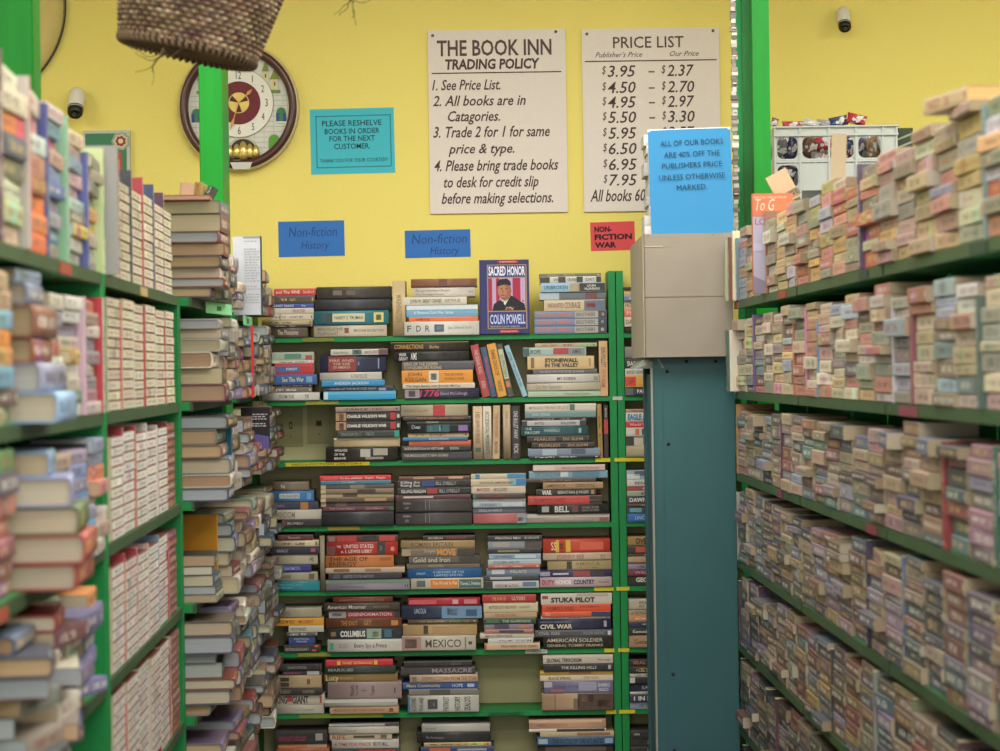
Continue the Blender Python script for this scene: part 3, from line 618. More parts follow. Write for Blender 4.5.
# yellow board edge at the corner
# stacks: row -> list of (stack name, [(x0,x1,h,colour,kind,texts,blocks)...]) top to bottom, pixel sizes
W = 'e6e2d8'; K = '1a1716'; G_ = 'c8a860'
def T(s, u0, u1, c=W, v0=.28, v1=.72, **kw): return (s, u0, u1, v0, v1, c, kw)
def B(u0, u1, c, v0=.06, v1=.94): return (u0, u1, v0, v1, c)
ROWS_ = {
1: [[(274, 316, 7, 'c02830', 'p', [T('and The VINE', .05, .62), T('Sandford', .7, .95, 'e0b0a0')]), (272, 315, 8, '4a3f38', 'p'), (274, 314, 4.5, '2848a0', 'p', [T('LOST DAYS', .02, .5), T('Iris', .7, .8)]), (272, 314, 6, 'd0c4b0', 'p', [T('SELECTED', .5, .8, 'a03030')]), (271, 314, 6, 'd4cab4', 'p'), (262, 313, 5, 'bfae84', 'h'), (266, 314, 2, '242838', 'p'), (270, 308, 10.5, '5c4c42', 'h', [T('The Pleasures', .2, .75, 'cfc0a8')])],
    [(317, 391, 12, '33302e', 'h', [], [B(.22, .34, '6a5c48', .3, .7), B(.4, .52, '5c5040', .3, .7)]), (315, 391, 12, '2b2f38', 'h'), (314, 389, 14, '1f7580', 'h', [T('HARRY S. TRUMAN', .28, .66, '3c4034', .38, .62)], [B(.1, .25, '173c44', .15, .85), B(.25, .68, 'cfc8a4', .2, .8), B(.8, .93, 'd8c870', .15, .85), B(.83, .9, '5c5a40', .3, .7)]), (314, 387, 12, 'cfc3ac', 'h', [T('MADELEINE', .05, .4, '7a7060', .55, .8), T('ALBRIGHT', .05, .34, '7a7060', .2, .45), T('MADAM SECRETARY', .55, .97, '8a8070', .4, .62)], [B(.42, .48, '8a4a30', .3, .75)])],
    [(411, 477, 8, '8d5a45', 'h', [], [B(.42, .55, '6a3426'), B(.62, .9, '7c4836', .2, .8)]), (413, 475, 10, 'd8d0c4', 'h', [T('Range Garrison Boyer', .05, .6, '8a8478', .55, .75), T('The Bondage Classes', .05, .5, '8a8478', .2, .36), T('N-J', .9, .97, '8a8478', .4, .6)]), (404, 467, 8, 'cfc8b4', 'p', [T('JOHN W. GREAT CRANES', .1, .6, '403c34'), T('ARTHUR', .65, .9, '8a8478')]), (406.6, 478, 12, '6fa6c4', 'p', [T('A Pictorial Civil War Series', .1, .66, 'e4e8ea', .25, .5)], [B(0, 1, 'd4dce0', .62, .96)]), (409, 478, 4.5, 'e0652a', 'p', [T('RAMPAGE', .1, .3, '7a2a10')]), (404.6, 479.4, 14, 'd9d5cc', 'h', [T('F', .04, .09, '40444c'), T('D', .16, .22, '40444c'), T('R', .28, .34, '40444c'), T('Jean Edward Smith', .58, .9, 'a8a49c', .45, .65)], [B(.4, .53, '48586c', .25, .78), B(.43, .5, 'b8c0c8', .4, .66)])],
    [(539.6, 601, 3, '6a6f50', 'p'), (540, 601, 6.5, 'c8c4bc', 'p', [T('ATKINSON', .22, .35, '403c38'), T('CRUSADE', .45, .62, '403c38'), T('DAY', .75, .9, '403c38')], [B(.0, .16, '2a2826'), B(.3, .42, '33302e'), B(.6, .7, '2a2826'), B(.92, 1, '2a2826')]), (541, 605, 9, '8db4cc', 'p', [T('UNBROKEN', .05, .42, '24405c', .3, .7), T('LAURA', .72, .86, W, .55, .8), T('HILLENBRAND', .68, .92, W, .2, .45)], [B(.45, .6, 'a89878'), B(.58, 1, '1c1a1a')]), (539.6, 605, 8, '5c646e', 'p', [], [B(.0, .3, 'a8b4bc'), B(.7, .88, '6a3434')]), (544, 605, 11, 'c8b494', 'p', [T('UNDAUNTED', .06, .32, '6a2c24', .3, .7), T('COURAGE', .34, .6, '5a2c2c', .25, .78)], [B(.66, 1, '5a6a80'), B(.7, .84, 'a04038', .3, .7)])] +
    [(534.6, 607.4, 7.5, '6f7f9f', 'p', [T('STEPHEN E. AMBROSE', .05, .52, 'd8703a'), T('BROTHERS', .58, .84, '4c4844', .25, .75)], [B(.56, .88, 'a8a49c'), B(.88, 1, '3c3c44'), B(.92, .96, 'd0d0cc', .3, .7)])]*3,
    [(622, 692, 3, '26221f', 'p'), (622, 690, 5.5, 'c4a870', 'p'), (622, 690, 5.5, '64789c', 'p'), (622, 688, 8, 'c8b494', 'p', [T('HOLLOW', .02, .3, '3a2c24')]), (623, 690, 8, 'd8705a', 'p', [T('PEARL', .04, .3, 'f0c0a0')]), (622, 690, 9.5, 'cfc4b0', 'p', [T('DAYS', .02, .2, '403830')]), (621, 690, 6, '26231f', 'h')]],
2: [[(272, 314, 8.5, 'a5b5a0', 'p', [], [B(.3, .7, '5c8a78', .2, .8), B(.8, .96, 'b04040', .1, .6)]), (272, 314, 3, 'd4cbb8', 'p'), (275, 314, 11, 'c02a30', 'p', [T('FIRST', .3, .58, W, .4, .6)], [B(.05, .64, '3066a8', .22, .74)]), (274, 317, 10, '1d5f9f', 'p', [T('See The War', .2, .7, 'e8dca0')], [B(.76, .9, '7aa0c8', .2, .8)]), (275, 312, 2.5, '4c2428', 'p'), (272, 312, 5.5, '6f6a60', 'p'), (262, 320, 8, 'cfccc4', 'h', [T('FROM THE', .3, .56, '706c66'), T('TR', .74, .82, '706c66')])],
    [(331, 388, 6, 'c9c5ba', 'p', [T('Eastern Europe', .05, .3, '8a847a'), T('MARGUERITE', .6, .85, '8a5a50')], [B(.38, .54, '2f7a78', .1, .9), B(.43, .5, 'b04a4a', .2, .8), B(.84, 1, '6a3a48')]), (320, 386, 17, '1e2a4a', 'h', [T('FIRE AND', .15, .52, 'd0b8a0', .62, .76), T('THE RISE', .2, .46, 'd0b8a0', .42, .56), T('OF AMERICA', .2, .46, 'd0b8a0', .22, .36), T('B', .58, .6, 'a8b0c8', .42, .6)], [B(.13, .55, '8c2a30', .06, .94), B(.88, .9, '8a98b8', .2, .8)]), (320, 382, 8, 'cfc9bd', 'h', [T('A. FORTESCUE', .5, .76, '8a8478')]), (322, 385, 6, '1c8fc4', 'p', [T('ANDREW JACKSON', .2, .74, 'd8ecf4')]), (323, 393, 5, '222530', 'p', [T('CAUSES OF THE BLUE AND GRAY', .1, .76, '98a0b0')], [B(.8, .9, '9890b8', .1, .6)]), (324, 396, 8.5, '2b9fd0', 'p', [], [B(0, .06, 'bfe0ea'), B(.06, 1, '58b8dc', .62, .95)])],
    [(390.6, 469, 9.5, '1a1614', 'h', [T('CONNECTIONS', .05, .42, 'c8a050'), T('Burke', .5, .62, 'c8a050', .3, .62)], [B(0, 1, '8a6a2c', .9, 1)]), (394.6, 469, 10, '1e1e22', 'h', [T('WAR', .06, .16, W, .52, .85), T('GREAT', .06, .18, W, .12, .42), T('AIMS', .22, .3, W, .15, .85)]), (402, 474, 9, '4a4a50', 'p', [T('KING OF THE DEEPER', .03, .5, 'cbb994', .52, .85), T('CONQUERORS RISING', .03, .55, 'cbb994', .12, .44)]), (402, 473, 13, 'e0901e', 'p', [T('JOHN', .08, .28, '5a3410', .56, .84), T('KEEGAN', .05, .34, '5a3410', .14, .44), T('THE SECOND', .6, .86, '7a4a18', .56, .74), T('WORLD WAR', .6, .88, '7a4a18', .24, .42)], [B(.38, .52, 'd8d0c0', .05, .95), B(.41, .49, '201c1a', .25, .75)]), (403, 475, 5.5, 'd0c3b0', 'p', [T('The Night Battles with Brendan McCoy', .05, .8, '5c5044')]), (405, 479.4, 10, '2e2748', 'h', [T('1776', .2, .46, 'd83858', .2, .85, sh=.2), T('David McCullough', .48, .84, 'a8a0b8', .35, .65)], [B(0, .2, '988c94', .06, .94), B(.05, .14, '5c5058', .2, .8)])],
    [(535, 597, 4, 'b09a78', 'p'), (523, 586, 9, '9cb0a8', 'p', [T('EUROPE', .06, .28, '2c3c3c'), T('AMES', .78, .92, '28343a')], [B(0, .1, '345a5a'), B(.48, .72, 'a83038', .2, .9), B(.72, .98, '7c8484', .1, .9)]), (527.6, 594, 13, 'cfb07e', 'p', [T('STONEWALL', .26, .76, '3a2a1c', .54, .82, b=.06), T('IN THE VALLEY', .26, .77, '3a2a1c', .18, .44, b=.05)], [B(.05, .1, '7a5c34', .1, .9), B(.92, .95, 'a08858', .2, .8)]), (533, 597, 5, '5b5b5e', 'p', [T('THORNS ON THE RIVER BORDER', .1, .8, 'a8a8a8')]), (527, 599, 8.5, 'd5d0c8', 'h', [T('MY KOREA', .42, .68, '4a3c34', .3, .65), T('IRONS', .93, .98, '807870')]), (527, 600, 8, 'c9bfa8', 'h', [T('Civil War Gunlocker', .12, .48, '8a7c64')]), (528, 600, 6, 'a8c0a0', 'p', [T('THE SCARLET ENSIGN', .5, .85, '7a8a70', .3, .6)])],
    [(622, 690, 12, '8a8580', 'h'), (622, 692, 10, '1c1c1f', 'p', [T('BASE', .04, .2, W), T('RACE', .24, .4, W)]), (624, 690, 7, 'c8c4bc', 'p', [T('SIEGE GENERALS', .02, .4, '505050')]), (623, 690, 11.5, 'd9a04a', 'p', [T('JAMES', .26, .4, 'a07030')], [B(.0, .16, 'd83c2c', .1, .9), B(.03, .12, 'e87858', .3, .7)]), (622, 690, 8.5, '26323c', 'p', [T('PALMERS', .18, .46, W)], [B(0, .12, '565c60')])]],
3: [[(336, 400, 5, 'a08878', 'p')] + [(336, 401, 9.5, '1c1a1a', 'p', [T("CHARLIE WILSON'S WAR", .17, .78, 'e8e4dc', .36, .66, b=.03)], [B(0, .16, 'b08a68'), B(.05, .12, '6a4838', .1, .8), B(.84, .92, 'b02a34', .12, .88), B(.94, .98, 'c8c0b8', .3, .7)])]*2 + [(337.6, 399.6, 7, '22302a', 'p', [T('TERRORISM ON 11', .05, .38, '7c9484'), T('HIJACK', .46, .6, '7c9484')], [B(.92, 1, '1f9a88')]), (334, 400, 9.5, 'c8b48c', 'h', [], [B(0, 1, 'd8c8a0', .8, .98)]), (326, 398, 14, '1c1a18', 'h', [T('WOLVES', .12, .3, W, .7, .88), T('OF THE', .12, .26, W, .42, .58), T('BRAVE', .12, .28, W, .14, .3)], [B(.48, .62, 'b8b4a8', .3, .85), B(.66, .86, 'a8a498', .4, .9), B(.55, .8, '8a867c', .12, .3)])],
    [(401, 468, 12, 'b8a98c', 'h', [T('GEORGE S. FELLOW', .05, .4, '7c7060', .4, .6)], [B(.48, .66, 'b83038', .04, .96)]), (403, 471, 4, '3a302a', 'p', [T('THE RUSSIAN FRONT WORLD', .2, .9, 'c88040')]), (407, 471, 4, '2c3c34', 'p', [T('KERSHAW', .3, .5, 'c0c8b8')]), (408, 471, 9, '1c2228', 'h', [T('Chess', .06, .2, 'c8d0d0', .5, .9)], [B(.3, .66, '1f5a64', .1, .9), B(.36, .4, '88a8a8', .2, .8), B(.5, .54, '88a8a8', .2, .8), B(.8, .95, '8a6ab0', .2, .85)]), (408, 469, 4.5, 'c8b080', 'p'), (403, 468, 3.5, '2070a0', 'p', [T('MURDER SEASON', .4, .7, 'c8dce8')]), (409, 471, 5, 'd0603a', 'p', [T('ALEX FINDER', .05, .5, '9a3418')]), (402, 471, 6, '1e1c1c', 'p', [T('INTERVENTION IN VIETNAM', .04, .6, 'c8c4bc'), T('DON', .7, .82, 'c8c4bc')]), (402, 472, 9, '34363c', 'p', [T("THE MIDDLE EAST'S NEW GUARD", .03, .66, 'c8c0a8', .4, .7)])],
    [(525, 596, 7.5, 'cfc4b4', 'p', [T('MONGOLS THE ART OF LUCK', .06, .62, '9a7468', .3, .65)], [B(.63, .7, '4a6a58', .1, .9)]), (525, 596, 6.5, '6a8a88', 'p', [T('DARK DESIGNS', .1, .35, 'b8ccc8')]), (525, 587, 2.5, '6a2430', 'p'), (522, 586, 5.5, 'b4b4b4', 'p', [T('BATTLE', .2, .34, '202020'), T('SOLDIERS', .6, .84, '202020')], [B(.0, .08, '2c2c2c'), B(.9, 1, '2c2c2c')]), (521, 588, 10, '2f5a60', 'h', [T('THE', .06, .16, 'b8ccc8', .6, .85), T('PAYOFF', .06, .28, 'b8ccc8', .2, .48), T('WAKEFIELD', .34, .58, 'a8c4c0', .4, .66)], [B(.86, .9, '8ab0b0', .25, .75)]), (527, 589, 6.5, '1f1a18', 'p', [T('FEARLESS', .12, .46, 'b89468'), T('ERIC BLEHM', .58, .9, 'b89468')]), (531.6, 594, 6, '1f1a18', 'p', [T('FEARLESS', .12, .46, 'b89468'), T('ERIC BLEHM', .58, .9, 'b89468')]), (528, 600, 7.5, '7a8aa0', 'p', [], [B(.2, .4, 'a8b4c0'), B(.6, .8, '4c586a', .2, .9)]), (529, 600, 2.5, '26262a', 'p')],
    [(622, 690, 3.5, 'b08868', 'p'), (622, 690, 9, 'd0ccc4', 'p', [T('EAGLE AGAINST', .03, .56, '1f78a8', .2, .8, b=.05)]), (622, 690, 6, 'c02830', 'p', [T('World War II At Sea', .06, .6, 'f0c8b8')]), (622, 690, 8.5, 'cfcac0', 'p', [T('BEN', .24, .42, '20242c', .2, .8, b=.05)], [B(.14, .2, 'd8643a', .15, .85), B(.22, .46, 'b8c0cc', .1, .9)]), (623, 690, 10, 'c8beb0', 'p', [], [B(.0, .12, '2c2826'), B(.26, .36, 'a04840', .2, .8)]), (623, 690, 11, 'b5a888', 'h')]],
4: [[(272, 309, 9, '7f7060', 'h', [T('N', .25, .35, 'd0c4b0')]), (270, 314, 11, '3a78b0', 'h', [T('CRUSADERS', .24, .66, '30506c', .4, .64)], [B(.22, .68, 'c8ccc4', .3, .75), B(.84, .94, '6a9ac8', .2, .8)]), (270, 318, 8, '2a2f48', 'p', [T('PARIS', .1, .3, 'a868a0', .35, .65)], [B(.64, .8, 'b07838', .05, .95)]), (268, 322, 10, 'c9c0b0', 'h', [T('WINDOM', .12, .5, '8a7c68', .2, .8)]), (282, 322, 7, '201a1c', 'p', [T("BILL O'REILLY", .14, .54, 'd0ccc8', .35, .65)], [B(.0, .1, '8a2c34', .1, .9)])],
    [(320, 391, 5, 'd02028', 'p', [T('The Rise and Roles', .28, .6, W), T('Perspective', .64, .76, W), T('Penguin', .8, .92, W)], [B(.05, .27, 'e05858', .2, .8)]), (321, 391, 4, '2a7f95', 'p', [T('STOPPED', .3, .5, '98c8d0')])] +
    [(321, 394, 4.4, c_, 'p', [], bl_) for c_, bl_ in (('5a4a40', [B(0, .07, 'c8b48c'), B(.4, .6, '8c7c68')]), ('8a7860', [B(0, .07, 'c8b48c'), B(.5, .75, '3c302a', .1, .9)]), ('b8a078', [B(0, .07, 'd0bc94'), B(.3, .5, '4c3c30', .2, .9)]), ('5a4838', [B(0, .07, 'c8b48c'), B(.6, .9, 'a89068', .2, .9)]), ('463a34', [B(0, .07, 'c8b48c'), B(.2, .35, '6c5c4c')]))] +
    [(323, 394, 4.5, '5a2530', 'p', [T('THE CONSCIENCE', .1, .45, 'c09098'), T('JACKMAN', .6, .85, 'c09098')], [B(.94, 1, '2a6a48')]), (322, 394, 15, '2c3238', 'h')],
    [(399, 470, 3.5, '6a4038', 'p', [], [B(.2, .5, 'b89468', .2, .8), B(.7, .9, 'c8a880', .2, .9)]), (398, 471, 7.5, '15161c', 'p', [T('Killing the', .04, .3, W, .54, .84), T('Rising Sun', .04, .3, W, .12, .44), T("BILL O'REILLY", .52, .8, 'a8a8b0')], [B(.33, .5, '28407c', .1, .9)]), (398, 471, 7.5, '161418', 'p', [T('KILLING REAGAN', .05, .38, W), T("BILL O'REILLY", .57, .85, 'a8a8b0')], [B(.4, .54, 'a82c30', .15, .85)]), (396, 471, 4, '5a2c38', 'p', [], [B(.1, .5, 'c8b8a8', .2, .7)]), (396, 472, 13, '4a4446', 'h', [T('FREEMAN', .1, .2, 'a09a94', .6, .75), T('LEE', .12, .17, 'a09a94', .25, .4)], [B(.44, .445, '98928c', .15, .85), B(.39, .395, '98928c', .15, .85)]), (396, 472, 13, '4c4648', 'h', [T('FREEMAN', .1, .2, 'a09a94', .6, .75), T('LEE', .12, .17, 'a09a94', .25, .4)], [B(.44, .445, '98928c', .15, .85), B(.39, .395, '98928c', .15, .85)])],
    [(471, 526, 5, 'cdbfa4', 'p', [], [B(.08, .16, '2a88b0'), B(.66, 1, '3a8ab8')]), (471, 526, 7, 'd0bc9c', 'p', [T('LINCOLN BY LAMON BE GREAT', .16, .78, '4a4034', .3, .6)], [B(.82, 1, '2c80b8'), B(.7, .82, '8ab0bc')]), (471.5, 525.6, 7.5, 'd0c0a8', 'p', [T('MASSES', .1, .34, 'a83c34'), T('ABOLISHED', .4, .66, '6a4438')]), (473, 525, 5, '4a3838', 'p', [T('TALK IS CHEAP', .2, .6, 'b04048')], [B(0, .06, '3a7a60')]), (473, 525.5, 3.5, 'c4bcb0', 'p', [T('ROMAN CLASSICS', .3, .6, 'a86060')]), (473, 525.5, 5.5, 'a0b0b8', 'p', [T("COOK'S BOATS", .14, .45, '3c5058')], [B(.55, .95, 'c0c8cc', .2, .8)]), (473, 525.5, 6, '5a6068', 'p', [T('DEVILS IN HARBOR', .12, .56, 'b8c0c4')]), (473.5, 526.6, 10.5, 'c07070', 'h', [], [B(.82, 1, '8c98a0', .05, .95), B(.84, .94, 'a8443c', .2, .6)])],
    [(533, 605, 6, 'd0b0a8', 'p', [T('Modern Library Kennedys', .4, .92, 'a06060', .35, .65)], [B(.0, .3, 'd8c8bc', .1, .9)]), (529, 607.5, 7.5, '7aa0b0', 'p', [T('THE COURAGE TO BE', .08, .4, '4a6a7c')], [B(.55, .9, '4c8098', .1, .9), B(.4, .5, 'c0d0d0', .2, .9)]), (525.6, 596, 4, '4a3530', 'p', [T('THE NAMES OF WAR', .2, .65, 'a87c68')]), (543, 603, 6.5, 'a88860', 'p', [T('AMERICA', .05, .38, '5a4024'), T('CHRIS KYLE', .54, .86, '4a3420')]), (536, 596, 7, '1a1716', 'p', [T('WAR', .1, .26, 'e0dcd4', .2, .8, b=.04), T('SEBASTIAN JUNGER', .36, .88, 'c8c4bc', .3, .7)], [B(.92, .97, 'b08850', .2, .8)]), (528, 602, 8.5, 'c04038', 'p', [T('REDEMPTION DIARIES', .08, .5, '8c2420', .3, .7)], [B(.83, 1, '28201e'), B(.83, .98, 'a8a098', .42, .52)]), (537.6, 609, 9.5, '201e20', 'h', [T('BELL', .24, .44, 'd0ccc8', .2, .8, b=.03), T('DANIEL SILVER', .62, .86, '9c9894', .55, .75), T('LEGACY OF ASHES', .62, .86, '9c9894', .25, .45)], [B(.06, .16, 'a0a0a0', .2, .8), B(.48, .57, '6a3434', .15, .85)]), (527, 609.6, 9, 'b0a498', 'h', [], [B(0, 1, 'c8c0b4', .6, .95), B(.88, .98, '8a5040', .15, .5), B(.2, .8, '8a7c70', .1, .3)])],
    [(624, 690, 9.5, '98a8b4', 'p', [], [B(.0, .2, 'd4d8d8', .1, .6), B(.12, .3, '4c6070', .4, .9)]), (622, 690, 6.5, 'd0ccc4', 'p', [T('BEN KEITH', .12, .54, '504c48')]), (622, 690, 4.5, 'a83c40', 'p'), (622, 690, 5.5, '98a890', 'p'), (622, 690, 7.5, '3a4048', 'p', [T('DAWN OVER', .04, .54, 'e0e0dc', .25, .78, b=.03)]), (623, 690, 3, '5a2c2c', 'p'), (624, 690, 7, '244048', 'p', [], [B(.04, .22, '58a0b0', .2, .8)]), (622, 690, 8, '2464ac', 'p', [T('LINCOLN', .12, .4, 'a0c8e8')])]],
5: [[(278, 313, 5.5, '5a2424', 'p', [T('Recessive', .3, .65, 'c0a098')]), (270, 319, 7, 'c8b898', 'h'), (270, 319, 7, '1c1c34', 'p', [T('KNACK', .15, .38, 'a8a8c0')], [B(.84, .93, 'b04860', .3, .8)]), (273, 318, 10.5, 'b8b098', 'h', [T('HL', .82, .92, '4a463c', .3, .7)]), (275, 311, 7.5, '1a2a80', 'p', [T('VEGANOMICON', .18, .7, 'a8b4e0')], [B(0, .12, 'b83060', .2, .8)]), (273, 318, 9, 'a8a088', 'h', [], [B(.1, .4, '706a58', .3, .7), B(.8, .92, '605a48', .2, .8)]), (277, 320, 10, '1a8a98', 'h', [T('THE RIVER SAGA', .06, .6, '6abcc4', .55, .75), T('HENRY', .06, .4, '6abcc4', .25, .45)])],
    [(327, 398, 6.5, '4c2020', 'p', [], [B(.14, .42, 'b03030'), B(.5, .7, '201c1c'), B(.74, .96, 'b84038'), B(.02, .12, '8a6a5c', .1, .9)]), (327, 398, 13.5, 'b02a26', 'h', [T('THE', .14, .2, 'f0dcd0', .56, .74), T('UNITED STATES', .24, .66, 'f0dcd0', .54, .8), T('v. I. LEWIS LIBBY', .2, .64, 'f0dcd0', .18, .42)], [B(.0, .12, '6a3430', .05, .7), B(.71, .83, '203028', .03, .97), B(.75, .79, 'a8a8a0', .3, .7), B(.9, .95, 'd88878', .3, .6)]), (326, 394, 12, 'c87a40', 'h', [T('THE AGE OF', .05, .62, '3c2010', .54, .88), T('ENERGY', .05, .46, '3c2010', .08, .44)], [B(.8, .96, 'a85c2c', .55, .8)]), (326, 405, 5.5, 'c0a890', 'p', [], [B(.1, .3, '8a5c48', .2, .8), B(.5, .7, '94785c', .2, .8)]), (329, 402, 7, '20222e', 'p', [T('UNITED STATES HISTORY', .2, .62, '9094a8', .3, .7)], [B(.06, .16, '484c60', .2, .8)]), (326, 410, 10.5, '9a90a0', 'h', [T('ROMAN WARFARE', .12, .46, '6c6478', .25, .45), T('II', .94, .98, '4a4454', .3, .5)], [B(0, 1, '708870', .66, 1)])],
    [(423, 475, 5, '1c1818', 'p', [T('JACOBSON', .1, .38, 'd0c8c0'), T('THE RED COAST', .44, .84, 'b04038')]), (401, 475, 7.5, 'b09468', 'h', [T('ROMAN BRITAIN', .14, .7, '6c5430', .2, .8)]), (402, 475, 8, '7a6a58', 'p', [T('Simple', .3, .46, 'c8b490', .5, .85), T('MOVE', .48, .74, 'd8902c', .1, .85, b=.04)], [B(.76, 1, '3c342e'), B(.0, .12, 'a89478', .1, .9)]), (409, 480, 7.5, '5a544c', 'p', [T('Gold and Iron', .06, .58, 'd0c4a8', .2, .85)], [B(.7, 1, '38342e', .06, .94)]), (407, 480, 5, '6a5f50', 'p', [T('FRITZ STERN', .3, .5, 'b0a488')]), (408, 482, 9.5, '1a5f9a', 'h', [T('DAILEY', .12, .24, 'b8d4ea', .4, .62), T('A HISTORY OF THE', .34, .76, 'b8d4ea', .52, .74), T('UNITED STATES', .36, .74, 'b8d4ea', .2, .42)]), (411, 483.5, 11, 'd0c8b0', 'h', [T('The World Is Flat', .3, .64, 'f0e0c0', .42, .7), T('Thomas L. Friedman', .68, .96, 'e0e4dc', .36, .66)], [B(.08, .2, '50605c', .22, .8), B(.27, .655, 'd88028', .12, .88), B(.665, .97, '3c605c', .12, .88)])],
    [(488, 542, 5, '26262a', 'p', [T('FIGHTING MEN', .14, .6, 'd8d4cc'), T('EUROPE', .68, .95, 'c8c0b0')]), (488, 542, 8, '8a9098', 'p', [], [B(.68, 1, '4c4640'), B(.1, .4, 'a8a098', .2, .8)]), (487, 541, 5, '1e1e22', 'p', [], [B(.2, .6, '8a8458', .3, .7)]), (489, 541, 6, '90a8b8', 'p', [T('CRY HAVOC', .1, .45, '344450')], [B(.5, .9, 'c4d0d4', .2, .8)]), (488, 541, 5, 'b0bcc0', 'p', [T('SOLDIER SAILOR', .1, .6, '3c5460')]), (488, 540, 3.5, 'c05c44', 'p'), (486.5, 540, 7, '788498', 'p', [T('PALACE', .45, .75, 'd0d4dc')], [B(.1, .34, 'c8ccd0', .15, .85)]), (484.6, 539, 5.5, '303438', 'p', [], [B(.1, .5, 'b0b8bc', .25, .7)]), (484.6, 539, 7.5, 'c8c4c0', 'p', [T('FREEDOM NATION', .2, .62, '7c3c3c', .15, .5)], [B(.0, .15, '28282c'), B(.7, .95, '5c7898', .2, .8)])],
    [(543, 610.6, 13.5, 'c8402a', 'h', [T('SS', .12, .2, 'f0d8b8', .2, .8)], [B(.19, .24, 'd8b030', .04, .96), B(.34, .41, 'd8b030', .04, .96), B(.25, .3, '682018', .3, .7), B(.55, .9, 'd85c40', .2, .8)]), (543, 613, 7.5, 'd0b8a0', 'h', [T('JOHNNY REB', .2, .6, 'a06048', .2, .75)], [B(.84, .91, 'a88c78', .2, .7)]), (547.6, 612.7, 10, 'b8a478', 'h', [T('AMERICA', .44, .82, '8a7448', .45, .85), T('THE LAST BEST', .46, .8, '8a7448', .18, .34)], [B(.3, .38, '38301e', .12, .88)]), (540, 612.7, 7, '3a3a68', 'h', [], [B(.0, .14, '9a9cb4', .2, .8), B(.46, .7, 'a03c40', .1, .9), B(.7, .9, '2c2a30', .1, .9), B(.18, .4, 'c8c8d0', .35, .6)]), (540, 612.7, 10, 'c8b0b0', 'h', [T('DUTY', .03, .2, 'b8343c', .3, .72, b=.04), T('HONOR', .22, .44, 'f0e8e4', .3, .72, b=.04), T('COUNTRY', .47, .76, '2c3060', .3, .72, b=.04), T('Nevins', .82, .96, '6c5c60', .4, .6)])],
    [(622, 690, 9, 'b08c58', 'h', [T('OVERLORD', .12, .56, '2c2014', .2, .8, b=.03)]), (622, 690, 8, '302824', 'p', [], [B(.12, .3, 'c05030', .15, .85)]), (624, 690, 3, '4a3228', 'p'), (626, 690, 7.5, 'b89c78', 'p', [], [B(.0, .5, '6a3c34', .05, .3)]), (622, 690, 5, '9088a0', 'p'), (622, 690, 6.5, '7c2c44', 'p', [T('WAR', .1, .3, 'd0a0b0')]), (623, 690, 10.5, '3c3838', 'h', [T('GEORGE', .12, .46, 'e0dcd4', .4, .8, b=.03)])]],
6: [[(276, 322, 10, 'a8a088', 'h', [T('NUTTS', .1, .3, '5c5644', .3, .6)]), (274, 324, 8, 'e0a028', 'p', [T('MUSEUM PIECE', .1, .42, '5a3c14', .3, .7), T('McCARRY', .5, .8, 'a04818', .3, .7)]), (289, 324, 6.5, 'c8c4b0', 'p', [T('HOSTAGES', .06, .5, '403c30')]), (287, 318, 4, '5c564e', 'p'), (289, 315, 8.5, '20408a', 'p', [T('CRITICAL', .2, .8, 'c0c8e0', .55, .75), T('PRAISE', .3, .7, 'c0c8e0', .25, .45)]), (284, 320, 8, '1c1614', 'p', [T('EXTRAORDINARY', .05, .7, 'b8b0a8', .2, .6)], [B(.78, .9, 'c83028', .1, .4), B(.86, .96, 'd8602c', .65, .9)])],
    [(333, 393, 6, '6a2a20', 'h', [T('A NARRATIVE OF ANCIENT ROME', .1, .86, 'a06c40')]), (324, 400, 8, '4a4038', 'h', [T('American Mourner', .05, .56, 'd0c8b8', .28, .74), T('MANCHESTER', .66, .86, '8c8474', .35, .6)]), (329, 400, 7.5, '9a2430', 'p', [T('DISINFORMATION', .28, .88, 'e8c8c0', .28, .72)], [B(0, .24, 'a09c98', .06, .94), B(.05, .18, '4c4c50', .3, .7), B(.92, 1, '202428')]), (326, 402, 10, '6a3a20', 'h', [T('THE IDIOT', .2, .42, 'c89040', .3, .75), T('GET', .5, .6, 'c89040', .3, .75)], [B(.86, .95, 'c08038', .25, .75)]), (329, 402, 11, '2a3540', 'h', [T('COLUMBUS', .16, .5, 'e4e0d4', .25, .75, b=.04)], [B(.03, .1, '8a6a30', .3, .7), B(.52, .72, '8ca890', .06, .94), B(.6, .68, 'c0a868', .2, .7), B(.76, .86, '3a6a7c', .15, .85)]), (328, 402, 12.5, 'd0ccc0', 'h', [T('Every Spy a Prince', .36, .8, '40444a', .35, .68), T('RAVIV AND', .15, .28, '8a867c', .55, .68), T('MELMAN', .15, .28, '8a867c', .35, .48)], [B(.03, .08, '2f9a80', .25, .75)])],
    [(408, 480, 7.5, 'b02030', 'h', [], [B(.02, .4, 'c85058', .2, .8), B(.62, .7, 'd8a0a0', .2, .8), B(.78, .96, 'c8787c', .2, .8)]), (402, 482, 13.5, '24344e', 'h', [T('LINCOLN', .16, .3, 'b8c4d4', .45, .8)], [B(.5, 1, '6c90b0', .05, .95), B(.56, .7, '98b4c8', .3, .8), B(.8, .94, '4c6c90', .2, .7)]), (408, 478, 4.5, '6a5a48', 'h'), (403, 477, 12, 'c0a070', 'h', [], [B(.28, .34, '3c2c1c', .15, .85), B(.4, .8, 'b08f60', .2, .8)]), (402, 476, 15, 'c8c0b0', 'h', [T('MEXICO', .32, .8, '5a4a40', .24, .74)], [B(.0, .26, 'a8847c', .05, .95), B(.04, .2, '7c5850', .2, .8), B(.85, .87, '8a8070', .1, .9), B(.9, .95, '4c443c', .4, .6)])],
